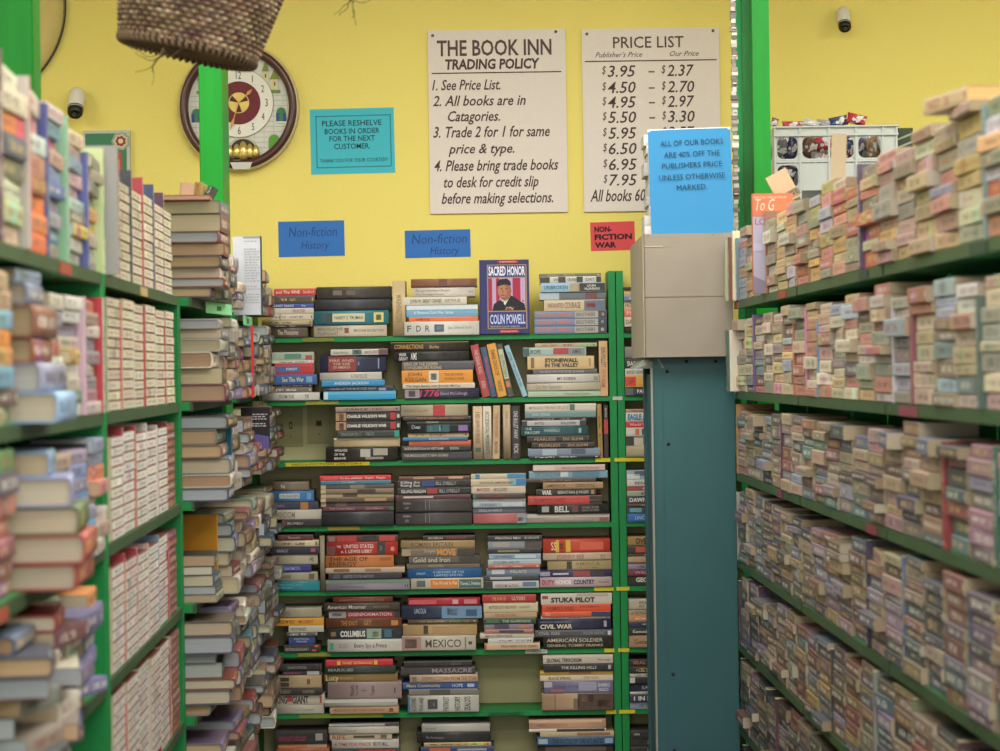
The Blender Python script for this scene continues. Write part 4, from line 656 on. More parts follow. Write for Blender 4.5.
    [(482.5, 536, 8, 'b02428', 'p', [T('THE WAR OF', .18, .44, 'e0b050'), T('ULYSSES', .55, .8, 'e8c8b0')]), (483.6, 538, 9.5, 'cfc09c', 'p', [T('BATTLES LOST AND WON', .1, .6, '5a4c34', .35, .65), T('HANSON', .66, .86, '8a7c60', .4, .6)]), (484, 537, 6, 'c0a078', 'p', [T('THE LIFE OF LORD', .2, .6, 'a05838')]), (483.6, 536, 6, '204030', 'p', [T('THE GUARDIANS', .36, .9, 'b8c8b0')], [B(.05, .3, '3c6848', .2, .8)]), (484.6, 533.5, 5, '8c7888', 'p', [], [B(.2, .5, '4a3c60'), B(.7, .9, 'c87850', .2, .8)]), (484.6, 533.5, 4, 'b07860', 'p', [], [B(.3, .8, '384060', .2, .8)]), (480, 534, 5, 'c8bca8', 'p', [T('MEN IN GREEN FACES', .1, .6, '5c5044')]), (488, 533, 5, 'cccac4', 'p'), (484.6, 540, 6.5, 'd0b08c', 'p', [T('PRISONERS FOUR YEARS', .3, .94, '5c4630', .35, .7)], [B(0, .04, 'a86030')])],
    [(541, 613, 12, 'd0c4b4', 'p', [T('STUKA PILOT', .14, .76, '282420', .2, .6, b=.05)], [B(.02, .1, '8a4a40', .5, .8), B(.5, .95, 'b8a898', .7, .95)]), (542, 610.6, 8, 'd84a20', 'p', [T('THOMAS E. RICKS', .06, .46, '6a2410', .25, .7), T('THE GENERALS', .55, .82, '8c3014', .55, .8)]), (542, 610.6, 5.5, 'd85c34', 'p', [T('PRG', .05, .12, 'f0c8b0')], [B(.72, 1, '24305c')]), (541, 610, 2.5, 'd0ccc8', 'p'), (538, 611.7, 12, '22284a', 'h', [T('CIVIL WAR', .03, .47, 'e4d4b0', .12, .5, b=.03), T('ADVANCE AND RETREAT', .03, .46, '8a8cac', .65, .8)], [B(.9, .94, 'a8a0b0', .25, .8)]), (535, 614, 7.5, '4a4e52', 'p', [T('CIVIL RISE', .05, .32, 'a8acb0'), T('WILLIAM HARDING', .62, .9, '8c9094')], [B(.94, .98, 'c8ccd0', .2, .8)]), (543.5, 614, 13, '2e2820', 'h', [T('AMERICAN SOLDIER', .05, .86, 'd0c4ac', .56, .86), T('GENERAL TOMMY FRANKS', .05, .86, 'c0b49c', .16, .38)])],
    [(622, 690, 10.5, 'cfc4b0', 'h', [T('AN ARMY', .15, .5, '5c5448', .56, .8), T('AT DAWN', .15, .5, '5c5448', .2, .44)]), (622, 690, 6, 'b8a488', 'p', [T('a SOLDIER OF', .04, .5, '6a4a38')]), (625, 690, 6, 'd0885c', 'p', [T('MEMORY', .1, .4, 'f0d8c0')]), (625, 690, 6, '20284a', 'p', [T('* * *', .2, .5, 'c0c8d8')]), (625, 690, 7.5, '1e1c1c', 'p', [T('Kennedy', .06, .3, 'e8e4dc', .3, .7)], [B(.34, .42, 'd86030', .2, .8)]), (622, 690, 12.5, 'c09878', 'h', [T('General of', .08, .48, '5c4434', .3, .65)])]],
7: [[(280, 321, 7, '181414', 'p', [T('EXECUTION', .2, .65, 'a8a098', .3, .65)]), (283, 321, 4.5, '2a1c20', 'p', [T('BLOOD PACT', .05, .5, 'c06080')], [B(.64, .96, 'b8b8b0')]), (278, 322, 13, 'b8a078', 'h', [], [B(.06, .26, '28221a', .55, .85), B(.06, .26, '28221a', .15, .45), B(.66, .74, '6c5a38', .3, .7)]), (274, 322, 6.5, '201c18', 'p', [T('DESPOT', .14, .36, 'a09888'), T('WINTERS', .6, .85, 'a09888')]), (274, 325, 10, 'c8bca8', 'p', [T('KING', .05, .26, '241e1a', .15, .85, b=.03), T('GIANT', .36, .68, '241e1a', .15, .85, b=.03)], [B(.26, .36, 'b83c3c', .3, .9), B(.9, .94, 'b04040', .15, .85)]), (274, 324, 9.5, 'c0baa8', 'h', [T('Rand Corporation', .4, .8, '8aa098', .35, .6)])],
    [(326, 393, 6.5, 'c8202c', 'p', [T('SOVIET SISTERHOOD', .25, .7, 'f0d870', .3, .7)], [B(.17, .22, 'e0c030', .2, .8), B(.72, .77, 'e0c030', .2, .8)]), (325, 396, 7.5, '30403a', 'h', [T('MARX-80', .05, .4, '98a89c', .3, .7)]), (324, 398, 8.5, '8a7440', 'h', [T('Lucy', .03, .2, 'd8c890', .2, .85), T('ROGERS', .22, .4, 'b8a468', .3, .6)]), (328, 402, 17, 'a08c88', 'h', [T('Munich', .3, .36, '5a2a2c', .2, .8, v=1), T('The 1938', .38, .41, '4a3434', .2, .8, v=1), T('Taylor', .58, .63, '4a3434', .2, .8, v=1)], [B(.49, .494, '4c3c3c', .3, .7), B(.46, .53, '5c4c4c', .48, .52), B(.9, .915, '4c3c3c', .35, .65)]), (325, 398, 7.5, 'b8b4a8', 'h', [], [B(0, 1, 'cfccc0', .55, .95)]), (330, 399, 7, 'c09870', 'p', [T('MASTERS IN ART NIGHT AND DAY', .06, .8, '7c5c3c', .35, .7)], [B(.86, .92, '8a4030', .2, .75)])],
    [(404, 472, 6, '1c1a1c', 'p', [T('BLOOD', .7, .85, '6a6460')]), (401, 475, 8, '3a3238', 'p', [T('MASSACRE', .42, .96, 'a898a0', .25, .75)]), (410, 478, 7.5, 'c8b498', 'h', [T('STEPPING DOWN FROM THE STAR', .18, .98, 'a0503c', .25, .75)], [B(.03, .1, '7c6c54', .2, .8)]), (403, 478, 6.5, '1a4a90', 'p', [T('Most Community', .05, .5, 'd0c070', .3, .75), T('HOPE', .66, .8, 'c8d4e8', .25, .75)], [B(.86, .95, 'a8b8d0', .2, .8)]), (409, 478, 6.5, '7a7468', 'p', [], [B(.3, .6, '4c4840', .1, .9)]), (408, 479, 17, 'c8c8bc', 'h', [T('A CUSTOMARY', .05, .12, '34383c', .1, .92, v=1), T('WAR AND', .16, .22, '34383c', .1, .9, v=1), T('PATRIOT', .5, .58, '28282c', .1, .92, v=1), T('HISTORY', .66, .74, '28282c', .1, .92, v=1), T('ZEALOTS', .8, .88, '28282c', .1, .92, v=1)], [B(0, .03, '2a6a90', 0, 1), B(.28, .42, '3a3c44', .2, .78), B(.32, .38, '98948c', .35, .62)])],
    [(543, 615, 8.5, 'c8bcac', 'p', [T('GLOBAL TERRORISM', .05, .55, '3c3430', .2, .6, b=.03), T('Harvey', .78, .96, '6c6058', .3, .55)]), (544, 614, 8, '15161a', 'p', [T('THE KILLING HILLS', .25, .76, 'd8d4cc', .3, .65)], [B(.93, .97, 'b0b0b0', .25, .75)]), (540, 614, 3.5, 'd0a030', 'p', [], [B(.4, .7, 'b06a2c', .2, .9)]), (540, 615, 6, 'd8c8a8', 'p', [T('BLACK SPRING', .12, .42, '3c342c', .2, .65), T('DEVLIN', .6, .8, '9c8c70')]), (544, 616, 12.5, '7a7898', 'h', [T('ATTACK OF THE', .15, .5, '44405c', .4, .62), T('SHARKS', .78, .95, 'e0dce8', .5, .8), T('RED', .8, .93, 'e0dce8', .15, .4)], [B(.1, .3, 'a0606c', .1, .35), B(.5, .76, '9c98b0', .2, .9), B(.0, .12, 'b0a8b8', .5, .95)]), (542, 616, 17, 'b89878', 'h', [], [B(.5, 1, '4a342a', .02, .98), B(.56, .72, 'a08068', .5, .9), B(.78, .94, '866a54', .2, .6), B(.18, .19, '6c5440', .05, .95), B(.44, .52, '7c604c', .1, .7)])],
    [(623, 690, 7, '1c1a1c', 'p', [T('SEAL TEAM', .06, .5, 'd07848', .3, .72)]), (623, 690, 7, '1a1c1a', 'p'), (624, 690, 3.5, 'ccc8bc', 'p'), (626, 690, 6.5, '1e1e24', 'p', [], [B(0, .08, 'c8c4b8')]), (626, 690, 8.5, '1c2444', 'h', [T('SALUTE', .18, .5, 'a8b0c8', .3, .65)]), (622, 690, 2.5, 'c8c4b8', 'p'), (624, 690, 8, '222848', 'p', [T('1 IN PIECES', .06, .56, 'e4e0d4', .25, .75, b=.03)]), (623, 690, 7, '8a98a8', 'p')]],
8: [[(276, 327, 14, '1c1a1c', 'p', [T('GRAND NECROMANCER', .06, .6, 'b83060', .42, .56), T('ROCKET SURGERY', .06, .6, 'b83060', .22, .36)], [B(.78, .92, 'a09a94', .25, .75)]), (278, 327, 4, 'd88850', 'p', [], [B(.6, 1, 'c0a080', .1, .9)]), (277, 330, 8.5, 'b06844', 'h', [T('THE ROSE OF IRAN', .3, .9, '6c3820')]), (276, 330, 10, '6c3c30', 'h')],
    [(329, 399, 3.5, '3c3a38', 'p', [], [B(.0, .8, 'b8b4ac', .2, .8)]), (329, 399, 7, 'c8c2b4', 'h', [T('Hunters', .24, .4, 'a09888')]), (330, 392, 6, 'c4b498', 'p', [T('RIFE', .04, .26, 'a03c34', .1, .8)], [B(.38, .72, '4c4438', .3, .7), B(.82, .92, '6c6050', .2, .8)]), (332, 399, 9, 'ccc6ba', 'h', [T('A TIME FOR PEACE', .04, .58, 'b03c40', .35, .68), T('MELVIN SMALL', .62, .84, '605850', .3, .75)]), (332, 399, 8, '1c1c1e', 'p', [], [B(.4, .95, 'b82830', .2, .9), B(.06, .3, '3a7080', .2, .8)]), (331, 398, 9, '4c4844', 'h')],
    [(422, 490, 8, 'c0bcb0', 'h', [T('Clifford', .06, .2, '8a867c', .35, .6)]), (417, 491, 10, '26282c', 'h', [T('The Renaissance', .12, .36, '80848c', .4, .65)]), (424, 491, 4, 'c0a060', 'p'), (421, 494, 7, '28386c', 'p', [], [B(.12, .4, 'c86030', .3, .8), B(.5, .9, 'a8a8b8', .4, .7)]), (418, 494, 11, '5c3a2c', 'h')],
    [(529, 606, 9, 'c89c7c', 'h', [T('AMERICAN REVOLT', .1, .5, 'a06a48', .25, .5)], [B(.0, .95, 'd8b498', .66, .95)]), (529, 606, 3, 'd4ccc0', 'p', [], [B(.36, .98, '2c2826')]), (540, 616, 5, 'c0a880', 'p', [], [B(.5, .95, '8c6a44', .2, .8)]), (537, 616, 8.5, '3f648c', 'h', [T('THE BATTLE OF THE ATLANTIC', .2, .86, '1c2838', .25, .78, b=.02)], [B(.02, .14, '98b0c4', .2, .8), B(.88, .98, '84a0b8', .2, .8)]), (538, 614, 8.5, '38302c', 'h', [], [B(.1, .9, '544840', .3, .8)]), (540, 615, 9, '5a4c40', 'h')],
    [(622, 690, 9, '1c1a1c', 'p', [T('BRAVE', .32, .6, 'd07848', .35, .7)], [B(.05, .14, '98948c', .4, .6)]), (622, 690, 8, '1a1a1e', 'p', [T('NEW WAR', .26, .56, 'c8c4bc', .25, .75)]), (624, 690, 6, '201e1e', 'p', [T('COMMAND', .25, .6, 'b0aca4')]), (622, 690, 9, '1c1c1e', 'p', [T('ELEVEN', .26, .56, 'a8a4a0')])]],
}
SN = {}
rb = random.Random(42)
for row, stacks in ROWS_.items():
    zb = SHELF[row-1]; avail = (SHELF[row-2]-LIP-zb) if row > 1 else 1
    ys = {1: 336.9, 2: 399.2, 3: 459.8, 4: 524.4, 5: 588.8, 6: 650.2, 7: 711.8, 8: 764}[row]
    for si, st in enumerate(stacks):
        right = st[0][0] > 618
        tot = sum(b[2] for b in st)*k; sc = min(1, (avail-.004)/tot); z = zb+.0003
        nb = len(st)
        for bi in range(nb-1, -1, -1):
            b = st[bi]; x0, x1, h, col, kd = b[:5]; tx = b[5] if len(b) > 5 else (); bl = b[6] if len(b) > 6 else ()
            yy = ys-(z-zb)/k
            a_, b_ = xat(x0, yy), xat(x1, yy)
            if right: a_ = max(a_, XR+.003+.0255); b_ = a_+.22
            else: a_ = max(a_, XL+.0255); b_ = min(b_, XR-.0245)
            Lb = b_-a_; Tb = h*k*sc-.0003; Db = rb.uniform(.145, .165) if kd == 'h' else rb.uniform(.105, .135)
            if si == 0 and a_ < XL+.03: Lb = b_-a_
            nm = 'hardcover' if kd == 'h' else 'paperback'
            pos = ORD[bi]+' from top'
            if right: lab = f'{cname(col)} {nm} lying {pos}, {ORD[row-1]} shelf right of green upright, beside teal cabinet'
            else: lab = f'{cname(col)} {nm} lying {pos}, {ORD[si]} stack, {ORD[row-1]} shelf of back bookcase'
            if bi and b[3:] == st[bi-1][3:] and False: pass
            seedrot = rb.uniform(-.6, .6)*D2R
            if b_ > XR-.03 and not right: b_ -= .002; Lb -= .002; seedrot *= .3
            book(kd, lab, ('war books right of the green upright' if right else f'books lying on the {ORD[row-1]} back shelf'), Lb, Db, Tb, col, ((a_+b_)/2, BY-.004-rb.uniform(0, .012), z), seedrot, None, tx, bl, printed=h < 8.2)
            z += h*k*sc
# upright books in the back bookcase: x0,x1 at the base, height px, lean, colour, texts
UPR = [(1, 393, 406, 55, 0, 'c4ad82', 'h', [T('WASHINGTON', .25, .75, '8a6c3c', .3, .7)], [], 'tan hardcover standing upright between two stacks on top back shelf'),
 (2, 482.5, 490.5, 53.5, -12.5, 'a83a3c', 'p', [T('THE SIGNAL FLAG', .1, .55, 'd8b8b0'), T('KIRK', .7, .85, 'd8b8b0')], [], 'red paperback leaning left, first of five slanted books on second back shelf'),
 (2, 491, 497, 51, -11.5, '2f4f6c', 'p', [T('THE CAUSE OF BLISS', .2, .8, 'b84878')], [], 'blue paperback leaning left with pink spine letters, second of five slanted books'),
 (2, 498, 507, 54, -11.5, 'dc9a30', 'p', [T('DARK DAYS OF', .12, .6, '5c3a14'), T('HOOD', .7, .9, '5c3a14')], [], 'yellow-orange paperback leaning left, middle of five slanted books'),
 (2, 508, 514, 54, -12, '3b4a40', 'p', [T('SEVENTEEN', .2, .62, '50604c')], [B(.1, .66, 'b8bca0', .1, .9), B(.7, .82, 'c07050', .15, .85)], 'dark green paperback leaning left, fourth of five slanted books'),
 (2, 522.8, 527.8, 54, -19.5, '8fb8c8', 'p', [T('AFTER THE GOLD RUSH', .12, .8, '4c6c7c')], [], 'thin pale blue paperback leaning left, last of five slanted books'),
 (2, 599.5, 608, 55, 0, 'd2a878', 'p', [T('KEN FOLLETT', .12, .48, '2c2018', .25, .75), T('EYE OF DREAMS', .52, .85, 'b0583c', .25, .75)], [], 'tan paperback standing upright at right end of second back shelf'),
 (3, 473.5, 483, 53, 0, 'd0b896', 'h', [T('A RED DAWN OF IRELAND', .1, .7, 'a06a50')], [B(.78, .86, '2f5a40', .2, .8)], 'tan hardcover with green spine mark standing upright on third back shelf'),
 (3, 483.5, 492, 53, 0, 'd8cdb8', 'h', [T('ACCIDENTAL PRESIDENTS', .1, .9, '504840')], [], 'cream hardcover standing upright, second of five on third back shelf'),
 (3, 492.5, 499.5, 53.5, 1.5, 'c8a880', 'p', [T('THE PROFITEERS', .15, .6, 'a86840'), T('BOYER', .68, .9, '443424')], [], 'golden tan paperback standing upright, third of five on third back shelf'),
 (3, 503.5, 511, 54, 0, 'b8a080', 'h', [T('FOUR DAYS', .12, .42, '8c744c', .35, .65)], [], 'plain tan hardcover standing upright beside a black one on third back shelf'),
 (3, 512, 520.5, 53, 0, '221e22', 'p', [T('ONE BULLET AWAY', .1, .62, 'd4ccd0', .25, .75), T('FICK', .72, .9, 'd4ccd0', .25, .75)], [], 'black paperback with white spine letters standing upright on third back shelf'),
 (3, 598.5, 603, 53.5, -1, 'a8843c', 'p', [], [], 'thin gold paperback standing upright at right end of third back shelf'),
 (3, 604.2, 608.6, 52.5, 0, '24181a', 'p', [T('SHATTERED', .06, .24, 'c8c0b8')], [B(.28, .55, 'b02a30', .05, .95)], 'black and red paperback standing upright against green upright, third back shelf'),
 (5, 320.4, 325.4, 55, 0, '8a8068', 'h', [T('TORSTEN', .2, .5, 'b8ae90')], [], 'thin olive hardcover standing upright between first two stacks, fifth back shelf')]
for row, x0, x1, hp, lean, col, kd, tx, bl, lab in UPR:
    ys = {1: 336.9, 2: 399.2, 3: 459.8, 5: 588.8}[row]; a_, b_ = xat(x0, ys), xat(x1, ys); Tb = b_-a_
    avail = (SHELF[row-2]-LIP-SHELF[row-1]) if row > 1 else 9
    ln = lean*D2R; Hh = min(hp*k, (avail-.003-Tb*abs(math.sin(ln)))/math.cos(ln))
    b_ = min(b_, XR-.0245); a_ = min(a_, b_-.008); Tb = b_-a_; xc = a_+Tb/2 if lean >= 0 else b_-Tb/2
    book(kd, lab, 'upright books in the back bookcase', Hh, .14 if kd == 'h' else .12, Tb, col, (xc, BY-.003-rb.uniform(0, .006), SHELF[row-1]+.0004+Tb/2*abs(math.sin(ln))), 0, ln, tx, bl)

# face-out biography on the top shelf
c0 = P(505.5, 336.9, BY-.0); z0 = SHELF[0]; k2 = (BY-.03)/F
Wd, Hd = 49*k2, 74.5*k2
bio = thing('hardcover_book', 'purple-blue biography standing face out, officer in dark beret on its cover', 'book', (c0.x, BY-.012, z0+.0026), (-4*D2R, 0, 0))
g = Geo(); nav = hx('38386c')
g.box(-Wd/2, Wd/2, 0, .0025, 0, Hd, nav); g.box(-Wd/2, Wd/2, .0285, .031, 0, Hd, nav); g.box(-Wd/2-.003, -Wd/2, 0, .031, 0, Hd, hx('2e2c60')); g.build('cover', INK, bio)
g = Geo(); g.box(-Wd/2+.0005, Wd/2-.004, .0028, .0282, .003, Hd-.003, hx('d0c4a8')); g.build('page_block', PAGES, bio)
g = Geo()
def U(u, v_): return (-Wd/2+u*Wd, v_*Hd)
def R_(u0, u1, v0, v1, h, y): 
    a, b = U(u0, v0), U(u1, v1); g.quad([(a[0], y, a[1]), (b[0], y, a[1]), (b[0], y, b[1]), (a[0], y, b[1])], hx(h))
R_(.14, .95, .065, .935, 'a8905c', -.0004); R_(.16, .93, .075, .925, '3c3e78', -.0006)
R_(.17, .92, .31, .75, 'b8a0c0', -.0008)
for u0, u1 in ((.17, .24), (.32, .39), (.66, .82)): R_(u0, u1, .31, .75, 'a82c48', -.001)
R_(.14, .93, .295, .31, 'a8905c', -.001); R_(.14, .93, .75, .765, 'a8905c', -.001)
R_(.36, .78, .955, .99, 'b03040', -.0008); R_(.38, .78, .012, .05, 'b03040', -.0008)
g.text('A BIOGRAPHY', *U(.4, .962), Wd*.34, Hd*.02, hx('e8d0c0'), -.0012); g.text('BY DAVID ROTH', *U(.42, .02), Wd*.32, Hd*.02, hx('e8d0c0'), -.0012)
g.text('SACRED HONOR', *U(.17, .79), Wd*.75, Hd*.115, hx('e4e4ee'), -.0012, 0, .03)
g.text('COLIN POWELL', *U(.19, .135), Wd*.72, Hd*.12, hx('c4ccf0'), -.0012, 0, .02)
g.text('THE INSIDE ACCOUNT OF HIS LIFE', *U(.19, .085), Wd*.6, Hd*.022, hx('c8c0a8'), -.0012)
def E(u, v_, ru, rv, h, y, n=20, a0=0, a1=2*math.pi):
    c_ = U(u, v_); g.poly([(c_[0]+ru*Wd*math.cos(a0+(a1-a0)*i/n), c_[1]+rv*Hd*math.sin(a0+(a1-a0)*i/n)) for i in range(n if a1-a0 > 6 else n+1)], y, hx(h))
def PO(pts, h, y): g.poly([U(*p) for p in pts], y, hx(h))
PO([(.24, .31), (.27, .4), (.36, .44), (.46, .47), (.6, .52), (.68, .5), (.8, .44), (.9, .4), (.92, .31)], '22242c', -.0013)      # jacket
PO([(.42, .46), (.5, .38), (.62, .52), (.56, .46)], 'd8d4d8', -.0015); PO([(.45, .44), (.47, .44), (.49, .34), (.46, .34)], '181820', -.0016)
PO([(.42, .52), (.44, .46), (.52, .43), (.62, .5), (.62, .58)], '8a5444', -.0015)                                       # neck
E(.49, .58, .145, .115, '9c6450', -.0017, 24); E(.455, .575, .09, .085, 'b07a62', -.0018, 20)
PO([(.33, .64), (.345, .70), (.4, .735), (.55, .745), (.62, .70), (.625, .645), (.5, .665), (.4, .65)], '23242a', -.0021)       # beret
E(.43, .605, .018, .008, '2c1a16', -.0022, 10); E(.53, .605, .018, .008, '2c1a16', -.0022, 10); PO([(.46, .6), (.44, .56), (.48, .556)], '86503e', -.0022); E(.46, .52, .045, .007, '6c3430', -.0022, 12)
for i in range(3): R_(.52+i*.06, .57+i*.06, .345, .36, ('c08048', 'b0b0a0', 'a03838')[i], -.0017); R_(.5+i*.06, .55+i*.06, .325, .34, ('8a8a50', 'b04038', 'c8b080')[i], -.0017)
E(.87, .44, .02, .014, 'b04040', -.0017, 10)
g.build('cover_print', INK, bio)
# ------------------------------------------------------------------ side bookcases
class Side:
    def __init__(s, sg, x0, d0, slope):     # sg=+1: left case (spines face +x), -1: right case
        s.sg, s.x0, s.d0, s.sl = sg, x0, d0, slope
        s.rz = math.pi/2-math.atan(slope) if sg > 0 else -math.pi/2-math.atan(slope)
    def face(s, d): return s.x0+s.sl*(d-s.d0)
    def at(s, d, out, z): return (s.face(d)+s.sg*out, d, z)
LC = Side(1, -.7166, 4.31, -.0354); RC = Side(-1, .691, 7.06, -.0167)
ZR = [CAMZ+z for z in (.1895, -.072, -.310, -.563, -.807, -1.050, -1.29)]
ZL = [CAMZ+z for z in (.185, -.066, -.305, -.55, -.82, -1.07, -1.32)]
def bay(S, d0, d1, zs, depth, label, group, labels=(), pf=-.004, fo=0):
    dm = (d0+d1)/2; L = (d1-d0)-.002; t = thing('bookcase', label, 'bookcase', (S.face(dm), dm, 0), (0, 0, S.rz), group)
    for z in zs:
        if z < .06: continue
        g = Geo(); g.box(-L/2+(.0185 if pf < 0 else .0005), L/2-(.0185 if pf < 0 else .0005), .001-fo, depth, z-.0205, z); g.build('shelf', GREEN, t)
        g = Geo(); g.box(-L/2+(.0185 if pf < 0 else 0), L/2-(.0185 if pf < 0 else 0), -.006-fo, .001-fo, z-.022, z-.0005); g.build('shelf_lip', GREENLIP, t)
    for x in (-L/2, L/2-.018):
        g = Geo(); g.box(x, x+.018, pf, depth, 0, zs[0]-(.021 if pf > 0 else 0)); g.build('side_panel', GREEN, t)
    g = Geo(); g.box(-L/2+.0185, L/2-.0185, depth+.0005, depth+.008, .02, zs[0]); g.build('back_panel', GREEN, t)
    for d, ln, row, h in labels:                  # label strips on the lips
        x = (d-dm)*(1 if S.sg > 0 else -1); g = Geo(); z = zs[row]
        g.box(x-ln/2, x+ln/2, -.0085, -.0065, z-.022, z-.004, hx(h)); g.build('shelf_label', INK, t)['label'] = cname(h)+' shelf label'
    return t
bay(LC, 2.75, 4.31, ZL, .165, 'green bookcase at left, nearest the camera, with blurred mixed books', 'green bookcases', [(3.84, .12, 0, '9a4a34'), (3.2, .1, 2, '9a4a34')])
bay(LC, 4.33, 5.70, ZL, .165, 'green bookcase at left filled with white-spined paperbacks', 'green bookcases', [(4.95, .12, 0, 'b09a68')])
bay(LC, 5.72, 6.98, ZL, .165, 'green bookcase at left rear with overhanging hardcovers, before the green post', 'green bookcases', [], fo=.025)
bay(LC, 7.20, 7.97, ZL, .165, 'narrow green bookcase in the left rear corner, behind the green post', 'green bookcases', [], fo=.025)
bay(RC, 5.71, 7.00, ZR, .2, 'green paperback bookcase at right, farthest from camera, beside the teal cabinet', 'green bookcases', [(6.93, .1, 0, '8a4a3c'), (5.95, .14, 0, '8a4034'), (6.05, .09, 2, '6a3440')], .12)
bay(RC, 4.55, 5.69, ZR, .2, 'green paperback bookcase at right, middle one of the row', 'green bookcases', [(4.75, .1, 0, '2c4030'), (4.3+.4, .12, 2, '7a3840')], .12)
bay(RC, 3.05, 4.53, ZR, .2, 'green paperback bookcase at right, nearest the camera', 'green bookcases', [(4.3, .17, 1, '7a3c48'), (3.7, .12, 0, '2c4030')], .12)
def onscreen(p, mx=12, ytop=20):
    x, y = PX(Vector(p)); return -mx < x < 1000+mx and y < 751+ytop

# ---------- right case: paperbacks lying spine out ----------
rr = random.Random(77)
PALS = {0: ['b8a078', 'a88c64', 'c49a60', 'c08878', 'a8847c', '9c9484', '8c8878', '8a94a4', 'a8a4b0', 'b87464', 'c4bca4', '9c7a5c', 'a8985c', '8a8a70', 'c4b490', 'b0503c'],
        1: ['b0a08a', 'a89478', 'bcae94', '8c8a7c', 'b07c70', 'a86c60', '98a4b0', 'b8b4ac', '7c6c5c', '5c4c40', 'c4ac7c', 'b0988c', '6c7c7c', 'd0c4ac', '8c847c', '74706c', '8c9480'],
        2: ['8c7c6c', 'a08c74', '7c6454', '5c4c48', 'b08c84', '94707c', '6c7480', '5c6c74', 'b49c84', '8a5c50', 'b0a088', '7c7470', '4c5058', 'a4846c', '8890a0', '507068'],
        3: ['84745f', '94806a', '6c5a4e', '8c6458', 'a08470', '5c6470', '746c78', 'b09c80', '54564c', '6c5048', '98848c', '4c4c54', 'a8906c', '78848c'],
        4: ['74685c', '8c7864', '5c4c44', '84605c', '9c8470', '545c68', '6c6470', 'a8947c', '4c4844', '8a4c44', '8c8494', '3c4048', '5c7478', 'a88c50'],
        5: ['6c6058', '84705f', '54463e', '7c5854', '947c68', '4c5460', '605a68', 'a08c74', '443f3c', '84504a', '846c78', '383c44'],
        6: ['5c544c', '745f50', '4c4038', '6c4c48', '847060', '444c54']}
DIM = (1, 1, .93, .85, .78, .72, .66)  # lower rows: light falloff painted into the cover colours, on top of darker covers
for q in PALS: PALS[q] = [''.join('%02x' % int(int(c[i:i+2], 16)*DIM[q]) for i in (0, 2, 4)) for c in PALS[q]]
lying = []; upright = []
UPCOL = {0: ['8c9c74', '6e2c2c', 'c0b48c', '5a7888', '8c5c44', '7c5a3c', '4a3c58', '6a8c90', 'c47a48'], 1: ['2f4a3c', 'c8c0b0', '9aa48c', '54386c', 'a86048', 'c8789a', '5888b0', 'b8b4b8', '7c3c44'],
         2: ['c08c30', '5c2c54', 'b03038', '2f6a58', '4a4078', '4c4c84', '5c7050', '3a3448', 'b8b080', 'a83040', '2c6878'], 3: ['b8b4a0', '38304c', '6890b8', '54788c', 'c0b8bc', '5c4470'],
         4: ['3c2848', '4a3068', '5c2850', '2c3844', 'b0b0a8', '98a078', '602c3c'], 5: ['3a2440', '201c24', '6c2c3c', '2c343c', '4c2c44', 'a8a090'], 6: ['2c2a34', '3c3438']}
for row in range(7):
    z0 = ZR[row]; avail = (ZR[row-1]-.026-z0) if row else .24
    d = 6.975; si = ui = 0; tone = None
    while d > 3.42:
        if row == 0 and d > 6.285 and d-.19 < 6.315: d = 6.282
        # gap for the side panels
        for pd in ():
            if d-.19 < pd+.012 and d > pd-.012 and d < pd+.2: d = min(d, pd-.016) if d-pd < .1 else d
        sp = .176
        blocked = [pd for pd in () if d > pd+.011 > d-sp]
        nup = 1 if (si in (0,) or rr.random() < .33) else 0
        if row == 0 and si == 0: nup = 4
        if row == 1 and si == 0: nup = 2
        for _ in range(nup):
            T_ = rr.uniform(.011, .028); h = min(avail-.012, rr.uniform(.168, .2) if rr.random() < .65 else rr.uniform(.2, .215)); lc = UPCOL[row][ui % len(UPCOL[row])] 
            if any(d > pd+.011 > d-T_ for pd in ()): break
            upright.append((row, ui, d-T_/2, T_, h, vary(lc, 8, rr) if ui else lc, (.036-.008*ui) if (si == 0 and row < 2) else rr.uniform(.003, .012))); ui += 1; d -= T_+.0015
        blocked = [pd for pd in () if d > pd+.011 > d-sp]
        if blocked:
            room = d-(blocked[0]+.011)
            if room > .03:
                n = int(room/.02)
                for _ in range(min(n, 2)):
                    T_ = rr.uniform(.013, .018); upright.append((row, ui, d-T_/2, T_, min(avail-.02, rr.uniform(.165, .185)), rr.choice(PALS[row]), rr.uniform(0, .012))); ui += 1; d -= T_+.0015
            d = blocked[0]-.012; continue
        fill = rr.uniform(.88, .995)*avail if row else rr.uniform(.185, .225)
        if row == 0: fill = .2+.028*min(1, max(0, (6.2-d)/2.5))+rr.uniform(-.012, .012)
        z = z0+.0004; bi = 0; stack = []; 
        tone = rr.sample(PALS[row], 6)
        while True:
            T_ = rr.choice([rr.uniform(.016, .022), rr.uniform(.021, .028), rr.uniform(.025, .033)])
            if z+T_ > z0+fill: break
            stack.append((z, T_)); z += T_+.0006
        for j, (zz, T_) in enumerate(stack):
            L_b = rr.uniform(.164, .176); rot = rr.gauss(0, .9)*D2R
            if rr.random() < .07: rot = rr.choice([-1, 1])*rr.uniform(2.5, 5)*D2R
            out = rr.gauss(.004, .0028)
            if rr.random() < .07: out += rr.uniform(.008, .02)
            lying.append(dict(row=row, si=si, n=len(stack)-1-j, N=len(stack), d=d-sp/2, z=zz, T=T_-.0002, L=L_b, rot=max(-7, min(7, rot/D2R))*D2R, out=out, col=vary(rr.choice(tone), 14, rr),
                              sp=None, pg=vary(rr.choice(['a4957a', 'b0a286', '9c8c70', 'b8ae98']), 8, rr)))
        d -= sp+rr.uniform(.003, .008); si += 1
lying = [b for b in lying if onscreen(RC.at(b['d'], .0, b['z']+b['T']), 25, 12)]
lying.sort(key=lambda b: b['d'])
